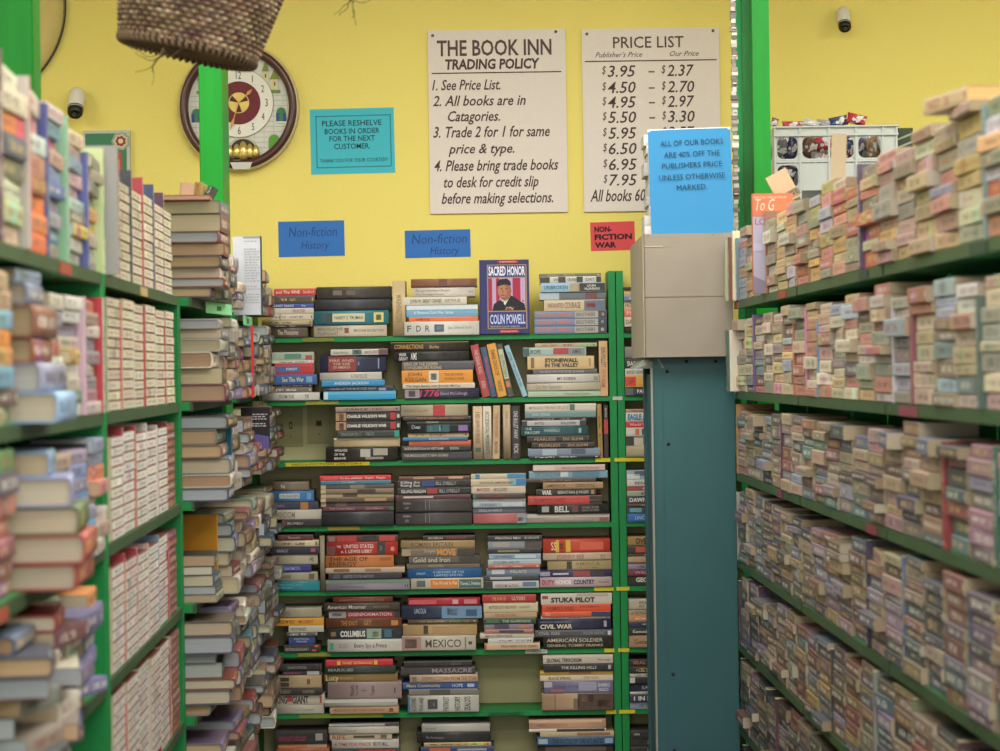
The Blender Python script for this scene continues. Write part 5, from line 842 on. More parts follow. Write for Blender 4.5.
RN = ['top row', 'second row', 'third row', 'fourth row', 'fifth row', 'sixth row', 'seventh row']
stuff = Geo()
seen = set()
for i, b in enumerate(lying):
    loc = Vector(RC.at(b['d'], b['out'], b['z'])); rz = RC.rz+b['rot']
    if i < 300:
        lab = f"{cname(b['col'])} paperback, {ORD[b['n']]} from top, {ORD[b['si']]} stack from far end, {RN[b['row']]}, right"
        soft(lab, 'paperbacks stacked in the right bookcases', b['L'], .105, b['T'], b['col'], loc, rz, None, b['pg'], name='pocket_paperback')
    else:
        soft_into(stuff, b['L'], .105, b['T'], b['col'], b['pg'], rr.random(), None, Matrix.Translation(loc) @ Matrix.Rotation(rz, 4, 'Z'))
o = stuff.build('stacked_paperbacks', [COVER, PAGES]); tag(o, 'muted paperbacks stacked spine out in the far part of the right bookcases', 'books', None, 'stuff')
UPV = ('white', 'pink', 'blue')
for row, ui, d, T_, h, col, out in upright:
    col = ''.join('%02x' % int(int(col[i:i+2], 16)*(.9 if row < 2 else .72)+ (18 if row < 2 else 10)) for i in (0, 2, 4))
    p = RC.at(d, out, ZR[row]+.0004)
    if not onscreen((p[0], p[1], p[2]+h), 10, 0): continue
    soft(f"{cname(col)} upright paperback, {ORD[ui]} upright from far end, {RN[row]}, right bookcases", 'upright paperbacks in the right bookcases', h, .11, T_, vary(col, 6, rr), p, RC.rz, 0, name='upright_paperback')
# books and papers on the right top row
p = RC.at(6.60, .012, ZR[0]+.0004)
# big cover-facing book standing across the shelf
t = thing('paperback_book', 'orange and lilac paperback standing with its cover towards the camera, right top row', 'book', (P(756, 250, 6.3).x, 6.298, ZR[0]+.0006), (0, 0, 0), None)
fx = RC.face(6.6)
c_ = P(766, 240, 6.60)
wd = .105; hb = .262; x0 = P(752.5, 240, 6.3).x-t.location.x
g = Geo(); g.box(x0, x0+wd, -.012, -.0105, 0, hb, hx('a8a4b8')); g.box(x0, x0+wd, .009, .0105, 0, hb, hx('a05c44')); g.box(x0-.001, x0, -.012, .0105, 0, hb, hx('b4603c'))
g.quad([(x0, -.0125, hb*.77), (x0+wd, -.0125, hb*.77), (x0+wd, -.0125, hb), (x0, -.0125, hb)], hx('c07050'))
g.text('To G', x0+.008, hb*.83, .05, .03, hx('ecd0b8'), -.0131, .3, -.006); g.text('NEW YORK TIMES BESTSELLER', x0+.004, hb*.95, .085, .005, hx('e8c8b0'), -.0131)
g.text('LORI', x0+.006, hb*.69, .045, .016, hx('a85058'), -.0128)
g.poly([(x0, 0), (x0+wd, 0), (x0+wd, hb*.2), (x0+wd*.75, hb*.28), (x0+wd*.55, hb*.16), (x0+wd*.3, hb*.12), (x0, hb*.18)], -.0126, hx('847c90')); g.poly([(x0, hb*.42), (x0+wd, hb*.45), (x0+wd, hb*.52), (x0+wd*.6, hb*.5), (x0, hb*.5)], -.0126, hx('b0aec4'))
g.build('cover', INK, t); g = Geo(); g.box(x0+.0005, x0+wd-.001, -.0103, .0088, .001, hb-.001, hx('c9bb98')); g.build('page_block', PAGES, t)
def card(lab, px, py, d, w_, h_, rot, col, printed=False, lean=0):
    p = P(px, py, d); o = thing('paper_card', lab, 'card', p, (lean, rot, 0)); g = Geo(); g.box(-w_/2, w_/2, -.0006, .0006, -h_/2, h_/2, hx(col)); g.build('sheet', INK, o)
    if printed:
        g = Geo(); a = -.03
        g.box(.0, .034, -.0012, -.0007, -h_*.5+.006, -h_*.5+.007, hx('4a3c30'))
        for i in range(11): x = .001+i*.003; g.box(x, x+.0012+(i % 3)*.0004, -.0012, -.0007, -h_*.5+.009, -h_*.5+.026, hx('4a3c30'))
        g.build('barcode', INK, o)
card('tan card with a printed barcode tilted behind the orange and lilac book', 783, 187, 6.335, .06, .085, -28*D2R, 'c0a484', True)
card('tall narrow cream card standing up among the top right paperbacks', 838.5, 158, 5.45, .034, .11, 3*D2R, 'c4b090')
p = RC.at(3.72, .03, 0)
topz = max(b['z']+b['T'] for b in lying if b['row'] == 0 and abs(b['d']-3.72) < .12)
book('p', 'tan paperback lying crosswise on top of the nearest right stacks', None, .2, .125, .026, 'b8a07c', (RC.face(3.80)-.03, 3.83, topz+.001), RC.rz+.15, pg='d8b070')
# ---------- white lattice crate behind the right case ----------
cr = P(836, 160, 7.62); kk = 7.62/F
t = thing('storage_crate', 'white plastic lattice crate filled with wrapped packets behind the right bookcase', 'crate', (cr.x, 7.62, P(836, 200, 7.62).z))
CW, CH, CD = 122*kk, 74*kk, .25; cw = hx('d6d6cc')
CR = mat_plain('white_crate_plastic', 'bcc0bc', .45, .05, 10, spec=.4)
def plate(g, x0, x1, z0, z1, y, ty, m=.12, hole=True, n=5):
    """panel with a rounded hole"""
    if not hole: g.box(x0, x1, y, y+ty, z0, z1, cw); return
    w_, h_ = x1-x0, z1-z0; cx, cz = (x0+x1)/2, (z0+z1)/2; mg = min(w_, h_)*m; r = min(w_, h_)*.24; pts = []; outp = []
    for qx, qz, a0 in ((1, 1, 0), (-1, 1, 90), (-1, -1, 180), (1, -1, 270)):
        for i in range(n+1):
            a = math.radians(a0+90*i/n); hx_, hz_ = qx*(w_/2-mg-r)+r*math.cos(a), qz*(h_/2-mg-r)+r*math.sin(a); pts.append((cx+hx_, cz+hz_))
            s_ = max(abs(hx_)/(w_/2), abs(hz_)/(h_/2)); 
            if i == 0 and False: pass
            outp.append((cx+hx_/s_, cz+hz_/s_))
        outp[-1-n//2] = (cx+qx*w_/2, cz+qz*h_/2)
    N = len(pts); b_ = len(g.v)
    for yy in (y, y+ty): g.v += [(a, yy, c) for a, c in outp] + [(a, yy, c) for a, c in pts]
    for i in range(N):
        j = (i+1) % N
        g.face((b_+i, b_+j, b_+N+j, b_+N+i), cw); g.face((b_+2*N+j, b_+2*N+i, b_+3*N+i, b_+3*N+j), cw)
        g.face((b_+N+i, b_+N+j, b_+3*N+j, b_+3*N+i), cw)
cols_ = [0, 25, 54, 81, 108, 121.5]; g = Geo()
for r, (za, zb_) in enumerate(((37, 62.5), (9, 34))):
    for c in range(5):
        z0_, z1_ = CH-zb_*kk+0, CH-za*kk
        x0_, x1_ = -CW/2+cols_[c]*kk, -CW/2+cols_[c+1]*kk
        hole = (r == 1) if c != 4 else False
        if r == 0 and c == 0: hole = True
        if r == 1 and c == 2: continue
        if r == 1 and c == 1: x1_ = -CW/2+cols_[3]*kk
        plate(g, x0_+.002, x1_-.002, z0_, z1_, -.004, .004, .07, hole)
g.build('lattice_front', CR, t)
g = Geo()
for x in cols_: g.box(-CW/2+x*kk-.003, -CW/2+x*kk+.003, -.009, -.0045, 0, CH, cw)
for z in (0, CH-35.5*kk, CH-63.5*kk): g.box(-CW/2, CW/2, -.008, -.0045, max(0, z-.002), z+.004, cw)
g.build('rib', CR, t)
g = Geo(); g.box(-CW/2-.004, CW/2+.004, -.014, .002, CH-10*kk, CH-8*kk, cw); g.box(-CW/2-.006, CW/2+.006, -.018, .0, CH-1.5*kk, CH, cw); g.box(-CW/2, CW/2, -.008, -.003, CH-8*kk, CH-1.5*kk, cw)
for x in cols_: g.box(-CW/2+x*kk-.003, -CW/2+x*kk+.003, -.014, -.0082, CH-8*kk, CH-1.5*kk, cw)
g.build('rim', CR, t)
g = Geo(); g.box(-CW/2, -CW/2+.004, .002, CD, 0, CH, cw); g.box(CW/2-.004, CW/2, .002, CD, 0, CH, cw); g.box(-CW/2+.005, CW/2-.005, CD-.004, CD, 0, CH, cw); g.box(-CW/2+.005, CW/2-.005, .002, CD-.005, .0, .004, cw); g.build('crate_body', CR, t)
WRAP = NT('glossy_wrapper', .22, .6); at = WRAP.n('ShaderNodeAttribute', attribute_name='Col'); nz = WRAP.noise(26, 3, WRAP.obj())
WRAP.base(WRAP.mix(WRAP.math('GREATER_THAN', nz, .58), at.outputs['Color'], hx('d8d4d4'))); WRAP.bump(WRAP.noise(45, 3, WRAP.obj()), .8, .006)
rp = random.Random(9)
def packet(lab, px, py, d, sx, sy, sz, col, rot):
    """crumpled sealed packet: pillow with pinched ends"""
    g = Geo(); n, m = 14, 10; c_ = hx(col)
    for j in range(m+1):
        v_ = j/m*2-1
        for i in range(n+1):
            u_ = i/n*2-1; th = max(0, (1-u_*u_)*(1-v_**4))**.5
            g.v.append((u_*sx*(1-.12*(1-abs(v_))), 0, v_*sz*(1+.08*rp.uniform(-1, 1)*(abs(u_) > .9))))
            g.v[-1] = (g.v[-1][0], -th*sy*(1+rp.uniform(-.25, .25)), g.v[-1][2])
    N = len(g.v); g.v += [(x, -y, z) for x, y, z in g.v]
    for j in range(m):
        for i in range(n):
            a = j*(n+1)+i; q = (a, a+1, a+n+2, a+n+1); k_ = rp.uniform(.8, 1.1); cc = tuple(x*k_ for x in c_); g.face(q, cc, None, 0, True); g.face([N+w_ for w_ in q[::-1]], cc, None, 0, True)
    p_ = P(px, py, d); p_.y += .03 if py > 130 else .012; o = g.build('wrapped_packet', WRAP.m, None, p_, rot); return tag(o, lab, 'packet', 'packets in the white crate')
for lab, px, py, d, sx, sy, sz, col, rot in (
    ('red and white packet, rightmost on top of the white crate', 857, 119, 7.7, .033, .018, .017, 'b8303c', (0, .25, 0)),
    ('dark blue and red packet on top of the crate, left of the rightmost', 839, 121, 7.71, .032, .018, .016, '3c4a70', (0, -.2, .2)),
    ('silvery packet peeking over the middle of the crate rim', 826, 123, 7.76, .03, .015, .012, 'a8a4ac', (.2, .1, 0)),
    ('white and red packet lying left of middle on the crate rim', 812, 123, 7.72, .03, .014, .012, 'c8c4c4', (0, .3, .1)),
    ('flat red packet at left on top of the crate', 793, 124, 7.72, .036, .014, .01, 'b83440', (0, 0, .1)),
    ('small brown packet tip at left corner of the crate', 775, 122, 7.71, .012, .01, .014, '8c6458', (0, .3, 0)),
    ('grey packet seen through the upper left crate opening', 780, 149, 7.69, .026, .02, .036, '74747c', (0, 1.2, .2)),
    ('navy packet in the upper left crate opening beside the grey one', 793, 148, 7.69, .022, .02, .04, '2c3450', (0, .4, .1)),
    ('brown packet seen through the wide crate opening', 810, 147, 7.69, .03, .022, .03, '6c4c3c', (0, .5, .1)),
    ('red packet seen through the wide crate opening', 825, 142, 7.70, .034, .02, .026, 'b03038', (0, -.5, 0)),
    ('taupe packet at the bottom of the wide crate opening', 822, 158, 7.68, .036, .018, .022, '8c8484', (0, .1, .2)),
    ('blue packet in the third crate opening', 851, 150, 7.70, .02, .02, .036, '34406c', (0, .2, .1)),
    ('dark red packet in the third crate opening', 843, 156, 7.69, .02, .018, .03, '7c3038', (0, 1.4, .1)),
    ('violet packet in the right crate opening', 860, 147, 7.69, .02, .02, .032, '5c4c7c', (0, .4, .1)),
    ('tan packet in the right crate opening', 874, 147, 7.69, .024, .02, .034, 'a88860', (0, -.3, .1)),
    ('silver packet filling the back of the upper left crate opening', 784, 143, 7.74, .034, .02, .03, '8c8890', (0, .1, 0)),
    ('rust packet behind the brown and red ones in the wide opening', 818, 140, 7.74, .04, .02, .028, '7c4c3c', (0, .3, 0)),
    ('plum packet at the back of the third crate opening', 848, 143, 7.74, .03, .02, .03, '5c3448', (0, .2, 0)),
    ('pale blue packet at the back of the right crate opening', 868, 141, 7.74, .034, .02, .028, '8c98a8', (0, .2, 0)),
    ('dark packet seen through the lower left crate opening', 785, 174, 7.69, .04, .02, .034, '3a3440', (0, .3, .1))):
    packet(lab, px, py, d, sx, sy, sz, col, rot)
# striped item right of crate
p = P(898, 138, 7.6); o = thing('striped_folder', 'dark green and white striped folder beside the white crate', 'folder', (p.x+.012, 7.66, P(900, 200, 7.62).z)); g = Geo()
g.box(-.045, .045, -.005, .005, 0, .232, hx('3a4836'))
for i in range(9): g.quad([(-.045, -.0056, .02+i*.026), (.045, -.0056, .055+i*.026), (.045, -.0056, .062+i*.026), (-.045, -.0056, .027+i*.026)][::1] if .062+i*.026 < .232 else [(-.045, -.0056, .02), (.0, -.0056, .02), (.0, -.0056, .024), (-.045, -.0056, .024)], hx('9c9c88'))
g.build('cover', INK, o)
# storage unit that carries crate (behind the right case)
zt = P(836, 200, 7.62).z-.0005
t = thing('storage_cabinet', 'plain green storage cabinet supporting the white crate', 'cabinet', (1.16, 7.75, 0)); g = Geo(); g.box(-.30, .42, -.2, .2, 0, zt-.02); g.build('carcass', GREEN, t); g = Geo(); g.box(-.31, .43, -.21, .21, zt-.019, zt); g.build('cabinet_top', GREENLIP, t)

# ---------- teal cabinet end, cardboard box, sale notice ----------
d = 7.05
xl, xr = P(655.3, 550, d).x, .688; zt = P(690, 357, d).z
t = thing('metal_cabinet', 'tall teal metal bookcase end standing beyond the right paperbacks', 'cabinet', ((xl+xr)/2, d, 0)); c = (xl+xr)/2
g = Geo(); g.box(xl-c, xr-c, 0, .004, 0, zt); g.box(xl+.027-c, xl+.029-c, -.0015, 0, 0, zt-.05); g.build('end_panel', TEAL, t)
g = Geo(); g.box(xl-c, xr-c, .45, .454, 0, zt); g.build('end_panel', TEAL, t)
g = Geo(); g.box(xl-c-.006, xl-c-.0005, -.004, .02, 0, zt-.03); g.build('corner_strip', STEELG, t)
g = Geo(); g.box(xl-c+.006, xl-c+.012, .03, .44, .02, zt-.05); g.build('side_panel', mat_plain('dark_teal_enamel', '2c5a64', .5, .12, 4), t)
g = Geo(); g.box(xl-c-.002, xl-c+.006, .40, .449, 0, zt-.02); g.build('rear_post', TEAL, t)
g = Geo(); g.box(xl-c, xr-c, .005, .449, zt-.012, zt-.0005); g.build('cabinet_top', TEAL, t)
n0 = Geo(); a = (xl-c); 
n0.v += [(a-.045, .06, zt-.032), (a+.035, -.006, zt-.032), (a+.02, -.006, zt-.004), (a-.02, .06, zt-.004), (a-.045, .44, zt-.032), (a+.035, .02, zt-.032), (a+.02, .02, zt-.004), (a-.02, .44, zt-.004)]
for q in ((0, 1, 2, 3), (4, 7, 6, 5), (0, 4, 5, 1), (3, 2, 6, 7), (0, 3, 7, 4), (1, 5, 6, 2)): n0.face(q)
n0.build('top_flange', STEELG, t)
for px, py in ((686.5, 361.5), (715.5, 361.3), (667, 371.3), (668.2, 443.8), (673, 674), (674.5, 750)):
    p = P(px, py, d); g = Geo(); g.lathe([(.0001, -.005), (.003, -.0045), (.0048, -.002), (.005, 0)], 12, cx=p.x-c, cz=p.z); g.build('bolt', BOLT, t)
g = Geo(); g.box(xl-c+.03, xr-c-.006, .02, .43, .3, .315); g.build('inner_shelf', TEAL, t)
d = 7.0
bx0, bx1 = P(644.5, 300, d).x, P(733, 300, d).x; bz0, bz1 = zt+.0005, P(686, 233.5, d).z
t = thing('cardboard_box', 'grey-brown cardboard box with a centre seam standing on the teal cabinet', 'box', ((bx0+bx1)/2, d, bz0)); c = (bx0+bx1)/2; hb = bz1-bz0; zs = hb*.49
g = Geo(); g.box(bx0-c, bx1-c, 0, .46, 0, zs-.0012); g.build('lower_carton', CARD, t)
g = Geo(); g.box(bx0-c, bx1-c, 0.0006, .46, zs, hb); g.build('upper_carton', CARD, t)
g = Geo(); g.v += [(bx0-c-.0005, 0, 0), (bx0-c-.009, .5, .0), (bx0-c-.012, .5, .0), (bx0-c-.003, 0, 0), (bx0-c-.0005, 0, hb-.004), (bx0-c-.009, .5, hb-.012), (bx0-c-.012, .5, hb-.012), (bx0-c-.003, 0, hb-.004)]
for q in ((0, 1, 2, 3), (4, 7, 6, 5), (0, 4, 5, 1), (1, 5, 6, 2), (2, 6, 7, 3), (3, 7, 4, 0)): g.face(q)
g.build('side_flap', CARDL, t)
g = Geo(); g.box(bx0-c+.002, bx0-c+.055, -.0012, -.0002, hb*.895, hb*.9, hx('c8bca4')); g.box(bx0-c, bx0-c+.002, -.0012, -.0002, .002, hb-.003, hx('5a4c3e')); g.box(bx0-c, bx1-c, -.0012, -.0002, zs-.001, zs+.0005, hx('7a6a56')); g.build('crease', INK, t)
for x in (.012, .2): g = Geo(); g.box(bx0-c+x, bx0-c+x+.004, -.002, -.0003, hb-.006, hb-.0045, hx('4a4038')); g.build('staple', INK, t)
# white pads behind the notice
dn = 7.06; zz = bz1+.0004; i = 0
rq = random.Random(4); zt2 = P(690, 132, dn).z
while zz < zt2-.012:
    T_ = rq.uniform(.022, .04); T_ = min(T_, zt2-zz-.001); x0 = P(rq.uniform(643.5, 649), 180, dn).x
    cols = rq.choice(['c8c6c0', 'd4d2cc', 'b0b0b0', 'dcdad4'])
    book('p', f'white paperback behind the blue sale notice, {ORD[i]} from bottom of its stack', 'white books behind the sale notice', .235, .16, T_, cols, (x0+.1175, dn+.004, zz), 0, None, (), (), 'dcd8cc', printed=False); zz += T_+.0003; i += 1
xa, xb = P(650.6, 180, 7.03).x, P(733.2, 180, 7.03).x; za, zb2 = P(690, 233.2, 7.03).z, P(692, 128.5, 7.03).z
t = thing('sale_notice', 'bright blue paper notice about 40% off, standing on the cardboard box', 'sign', ((xa+xb)/2, 7.03, bz1+.0004), (-1.2*D2R, -1.2*D2R, 0)); ww, hh = (xb-xa), zb2-za; kx = ww/82.6
g = Geo(); n = 12
for j in range(2):
    for i in range(n+1): u_ = i/n; g.v.append(((u_-.5)*ww, -.006*math.sin(u_*math.pi)-.004*(j), j*hh))
for i in range(n): g.face((i, i+1, n+2+i, n+1+i), hx('3080b0'), None, 0, True)
g.build('sheet', INK, t)
g = Geo()
for tx, u0, u1, v_ in (('ALL OF OUR BOOKS', .145, .905, .843), ('ARE 40% OFF THE', .185, .86, .733), ('PUBLISHERS PRICE', .155, .885, .628), ('UNLESS OTHERWISE', .115, .915, .517), ('MARKED.', .325, .695, .417)):
    g.text(tx, (u0-.5)*ww, v_*hh, (u1-u0)*ww, .0155, hx('123048'), -.0115, 0, .0, rot=.012)
g.build('lettering', INK, t)
g = Geo(); g.box(-ww/2, ww/2, -.0045, -.0035, hh-.004, hh+.003, hx('dcdcdc')); g.build('white_edge', INK, t)

# ---------- left case ----------
rl = random.Random(31)
def lay(S, zb, d, items, rowname, stackname, grp, hard=True, case='left'):
    """items bottom->top: (kind, L, D, T, colour, page, out, rot)"""
    z = zb+.0004
    for j, (kd, L_b, Db, T_, col, pg, out, rot) in enumerate(items):
        p = S.at(d, out, z); n = len(items)-1-j
        nm = 'hardcover' if kd == 'h' else 'paperback'
        if onscreen((p[0], p[1], p[2]+T_), 60, 5):
            o = book(kd, f'{cname(col)} {nm}, {ORD[n]} from top, {stackname}, {rowname}, {case}', grp, L_b, Db, T_-.0003, col, p, S.rz+rot*D2R, None, (), (), pg)
            if kd == 'p' and case == 'left': o.name = 'paperback_novel'
        z += T_
    return z
HC = ['6a4a3c', '8a8478', 'a8a498', '4c4440', '5c6468', 'b4ac98', '7c3430', '3c4850', 'c8c0ac', '8a6a54', '46382f', '9c9488', '2c3a44', '6c7468', 'a89070', '743c3c', 'd0c8b8', '54586c', 'b8b4ac', '3a5a68', '7a6a88']
PG = ['c4a884', 'd0c4a8', 'c8bc9c', 'b4bcc0', 'b89878', 'd4ccb8', 'bcb094', 'a8b0b8']
def gen(total, hard, tmin, tmax, cols, out0, outs, rots, Lr=None, maxn=30):
    it = []; z = 0
    while z < total-tmin and len(it) < maxn:
        T_ = min(rl.uniform(tmin, tmax), total-z)
        if T_ < .012: break
        hd = rl.random() < hard
        L_b = rl.uniform(*(Lr or ((.205, .24) if hd else (.175, .2)))); Db = rl.uniform(.14, .16) if hd else rl.uniform(.105, .13)
        it.append(('h' if hd else 'p', L_b, Db, T_, vary(rl.choice(cols), 14, rl), vary(rl.choice(PG), 8, rl), out0+rl.gauss(0, outs), rl.gauss(0, rots))); z += T_
    return it
# bay 3: overhanging hardcovers
GB3 = 'hardcovers stacked in the left rear bookcase'
for row in range(6):
    zb = ZL[row]; avail = (ZL[row-1]-.028-zb) if row else .235
    d = 5.866; si = 0
    while d < 7.84:
        if 6.9 < d < 7.31: d = 7.342
        if row == 0: tot = {0: .232, 1: .15, 2: .15, 3: .145, 4: .15, 5: .15, 6: .14}.get(si, .14)
        else: tot = avail*rl.uniform(.86, .99)
        out = {0: .085, 1: .095, 2: .098, 3: .102}.get(row, .105)+.012*(si > 2)+(rl.uniform(-.02, .03) if row > 1 else rl.uniform(-.01, .012))
        if row == 0 and 2 <= si: out = .062 if d < 7 else .1
        if si == 0: out = .106 if row < 3 else .102
        it = gen(tot, .72 if si < 5 else .5, .021, .043, HC, out, .011 if row < 2 else .018, 2.2 if row < 3 else 4.5)
        if row == 3 and si == 0: it = gen(.118, 0, .018, .03, HC, .07, .008, 3, (.17, .18))
        it = [(a_[0], min(a_[1], .23), a_[2]+(.022 if a_[0] == 'h' else .024), *a_[3:6], min(a_[6], .025+.55*(a_[2]+.022)), max(-2.4, min(2.4, a_[7]))) for a_ in it]
        lay(LC, zb, d, it, RN[row], f'{ORD[si]} stack from near end', GB3, True, 'left rear bookcase')
        si += 1; d += .2425
# bay 2: white-spined paperbacks with upright dividers
GW = 'white-spined paperbacks in the left middle bookcase'
cnt = 0
for row in range(5):
    zb = ZL[row]; avail = (ZL[row-1]-.028-zb) if row else .2
    d = 4.50
    for cI in range(6):
        red = cI == 5 and row in (2, 3, 4)
        n = int((avail*(.93 if row else .98+.04*rl.random()))/.0192)
        if row == 1: n = 11
        if row == 4: n = 12
        z = zb+.0004
        o0 = rl.uniform(-.002, .003)
        for j in range(n):
            T_ = .0192+rl.uniform(-.0012, .0012)
            if z+T_ > zb+avail-.004 and row: break
            p = LC.at(d, o0+rl.gauss(.001, .0006), z)
            if onscreen((p[0], p[1], p[2]+T_), 0, 0):
                sp = vary('8a4440' if red else ('d4ccb0' if row < 2 else 'dcd8ce'), 7, rl)
                soft(f"{'brick red' if red else 'white-spined'} slim paperback, {ORD[n-1-j]} from top, {ORD[cI]} column from near end, {RN[row]}, left",
                     'brick red paperbacks in the left middle bookcase' if red else GW, .172, .106, T_-.0006, '74342f' if not red else '5c2c2a', p, LC.rz+rl.gauss(0, .15)*D2R, None, 'd0c4a4', sp, 'slim_paperback')
            z += T_
        # divider upright after the column (far side)
        if cI < 5:
            hD = min(avail-.006, .19+rl.uniform(0, .02)) if row else .2+rl.uniform(.012, .03)
            du = d+.0955; cU = [['a8323c', '2c3a40', 'b03440', '34507c', '6a4868'], ['b82c34', 'c8c4bc', 'b02a34', 'c8c0b8', 'a83c40'], ['a83038', 'b03a3c', 'd0ccc4', 'd0ccc4', '7c3034'], ['b83440', 'b02c38', 'c8a8a0', '6a8ca8', 'b02c38'], ['b83440', 'a8303c', 'c0b8b0', 'b84048', 'a04048']][row][cI]
            p = LC.at(du+.004, .0025, zb+.0004)
            if onscreen((p[0], p[1], p[2]+hD), 5, 0):
                soft(f'upright divider paperback with {cname(cU)} cover after {ORD[cI]} white column, {RN[row]}, left bookcase', 'upright divider paperbacks in the left middle bookcase', hD, .107, .0075, cU, p, LC.rz, 0, 'd8d0bc', 'd8d6d0' if (row+cI) % 3 else 'c8a49c', plain=True, name='divider_paperback')
        d += .2035 if cI < 4 else .2
# bay 1: near mixed books
def up(d, out, zb, h, T_, col, lab, spine=None, D_=.115):
    p = LC.at(d, out, zb+.0004); o = soft(lab, 'upright books in the near left bookcase', h, D_, T_, col, p, LC.rz, 0, None, spine); return o
up(4.403, .024, ZL[0], .236, .022, '8c8c88', 'grey patterned book standing upright left of the white-spined columns, top row', '8a8a86', .15)
up(4.362, .003, ZL[0], .228, .028, 'b8c890', 'pale green book standing upright left of the grey patterned one, top row', 'bccc94', .15)
G1 = 'paperbacks stacked in the near left bookcase'
def pst(row, d, cols, tmin, tmax, lab, out=.0, rots=2, outs=.006, hard=0, T_=None, L_=None, case='left'):
    it = []
    for i, c in enumerate(cols[::-1]):
        tt = rl.uniform(tmin, tmax); hd = hard and rl.random() < hard
        it.append(('h' if hd else 'p', L_ or rl.uniform(.165, .178), .15 if hd else .108, tt, vary(c, 7, rl), vary(rl.choice(PG), 6, rl), out+rl.gauss(0, outs), rl.gauss(0, rots)))
    lay(LC, ZL[row], d, it, RN[row], lab, G1, True, case)
pst(0, 4.235, ['8c9078', 'a09c84', '74786c', '8c8c74', 'd0965c', 'c8b058', 'a89c90', 'b0a89c', '989488'], .0205, .0235, 'first stack left of pale green upright')
up(4.132, .006, ZL[0], .2, .013, '4c5490', 'thin blue-violet book standing upright between paperback stacks, top row left')
pst(0, 4.03, ['dcc4a4', 'a08c84', '7c94b8', 'c8a0a8', 'b498a0', 'a8c0b8', '6c6050', 'd0bc50', 'c8c4bc', 'a8a498'], .0205, .0245, 'second stack left of pale green upright')
up(3.92, .002, ZL[0], .24, .02, '7ca888', 'sage green book standing tall upright among the near left paperbacks, top row', '84b090')
pst(0, 3.80, ['c8c0b8', '6c98b0', 'b8507c', 'b09080', '7890b8', '4c6898', '8894a8', '9c94a4', '3c6c8c', '8c8478'], .0225, .0255, 'third stack left of pale green upright')
up(3.695, .004, ZL[0], .235, .018, '3c4480', 'dark blue book standing upright behind near stacks, top row left')
pst(0, 3.585, ['d8ccb8', 'e0b088', 'c8d0c4', 'b08068', '94583c', 'e07838', 'd87c48', 'e07038'], .028, .032, 'fourth stack left of pale green upright')
up(3.475, .012, ZL[0], .25, .016, 'b4aca4', 'red-spined pale book standing upright, near left top row', 'b8505c')
pst(0, 3.37, ['c8c0a4', 'd4c8a8', 'e08a4c', '4c5464', '6c7058', 'c8ccb0', 'b4c090', 'd8c4a4'], .0295, .032, 'fifth stack left of pale green upright')
up(3.265, .006, ZL[0], .262, .03, '5a3c4c', 'dark plum book standing upright at far left edge, top row')
pst(0, 3.16, ['b8b090', 'c0a888', '8c8c7c', 'a87858', '948c84', 'c0b8a0', 'a89c84'], .034, .038, 'sixth stack left of pale green upright')
# second row
up(4.275, .01, ZL[1], .205, .02, 'b02834', 'red-covered book with white spine standing upright at left, second row', 'dcdcdc')
pst(1, 4.165, ['b86858', 'a89084', 'c8c0b4', '807c88', '948c94', 'bcb4a8', '88848c', 'a4747c', 'c0b8ac'], .0205, .0235, 'stack beside white upright')
up(4.06, .008, ZL[1], .2, .017, 'c0a0b0', 'lilac pink book standing upright at left, second row', 'b898a8')
pst(1, 3.955, ['d8d0c4', 'd0ccc8', '9090a8', 'bca898', 'd0b85c', 'd8d4c8', 'ccc4b4', '5c7c64', 'b8b0a4'], .021, .024, 'stack left of lilac upright')
pst(1, 3.765, ['c8c0b4', '8c98b0', 'c0a888', 'a8504c', 'd8d4c4', 'c4c090', 'b0a8a0', '98a0a8'], .022, .027, 'stack behind near hardcovers')
hit = [('h', .235, .155, .044, '8caccc', 'c8c0ac', .055, 1.5), ('h', .232, .15, .042, '8c8ca0', 'bcc0bc', .035, -1), ('h', .22, .15, .036, '8c4c38', 'b09c78', .02, 1), ('h', .23, .152, .047, '80503c', 'a89470', .025, 0), ('h', .205, .145, .033, '6c7484', 'a8a090', .01, 2), ('p', .19, .13, .02, '8494b0', 'b0a890', .0, -2)]
lay(LC, ZL[1], 3.515, hit, RN[1], 'hardcover stack nearest camera', 'near left hardcovers', True, 'left')
pst(1, 3.27, ['c0a080', 'b89878', '7ca8c0', 'e08c3c', 'c08050', '6ca0b8', '5c4c44', '98a070'], .024, .03, 'stack at left edge')
pst(1, 3.08, ['c0a888', '7ca8c0', 'e08c3c', 'a87858', '6ca0b8', '5c4c44', '98a070'], .027, .033, 'second stack at left edge')
# third row
pst(2, 4.165, ['8c9cb0', '9098b4', 'c8845c', 'd09078', 'b8a49c', 'c4b8b0', 'ac8c84', 'c8beb8'], .0225, .026, 'stack beside green divider', out=.012, rots=5)
up(4.052, .008, ZL[2], .192, .02, '1c1c24', 'black book standing upright at left, third row')
pst(2, 3.945, ['9c90a4', '8088b4', '7c7890', '5c7ca4', '8c8ca8', '549cc0', '6c84a8', '7494b0'], .0215, .0245, 'stack left of black upright', out=.01)
pst(2, 3.76, ['b0988c', '6c3c30', '6c9450', '6c7cac', '887c90', 'a894a0', '7c8494', '948ca0'], .022, .026, 'second stack left of black upright')
hit = [('h', .235, .155, .038, '9c4840', 'c0b4a0', .075, 1.5), ('h', .235, .155, .041, '9c4438', 'c4b8a4', .085, 3), ('h', .225, .15, .040, '54643c', 'c8bca4', .075, 4), ('h', .23, .15, .042, '8c90b0', 'ccc4b0', .06, 7), ('h', .2, .14, .036, '86a0bc', 'c8b898', .03, 6)]
lay(LC, ZL[2], 3.53, hit, RN[2], 'hardcover stack nearest camera', 'near left hardcovers', True, 'left')
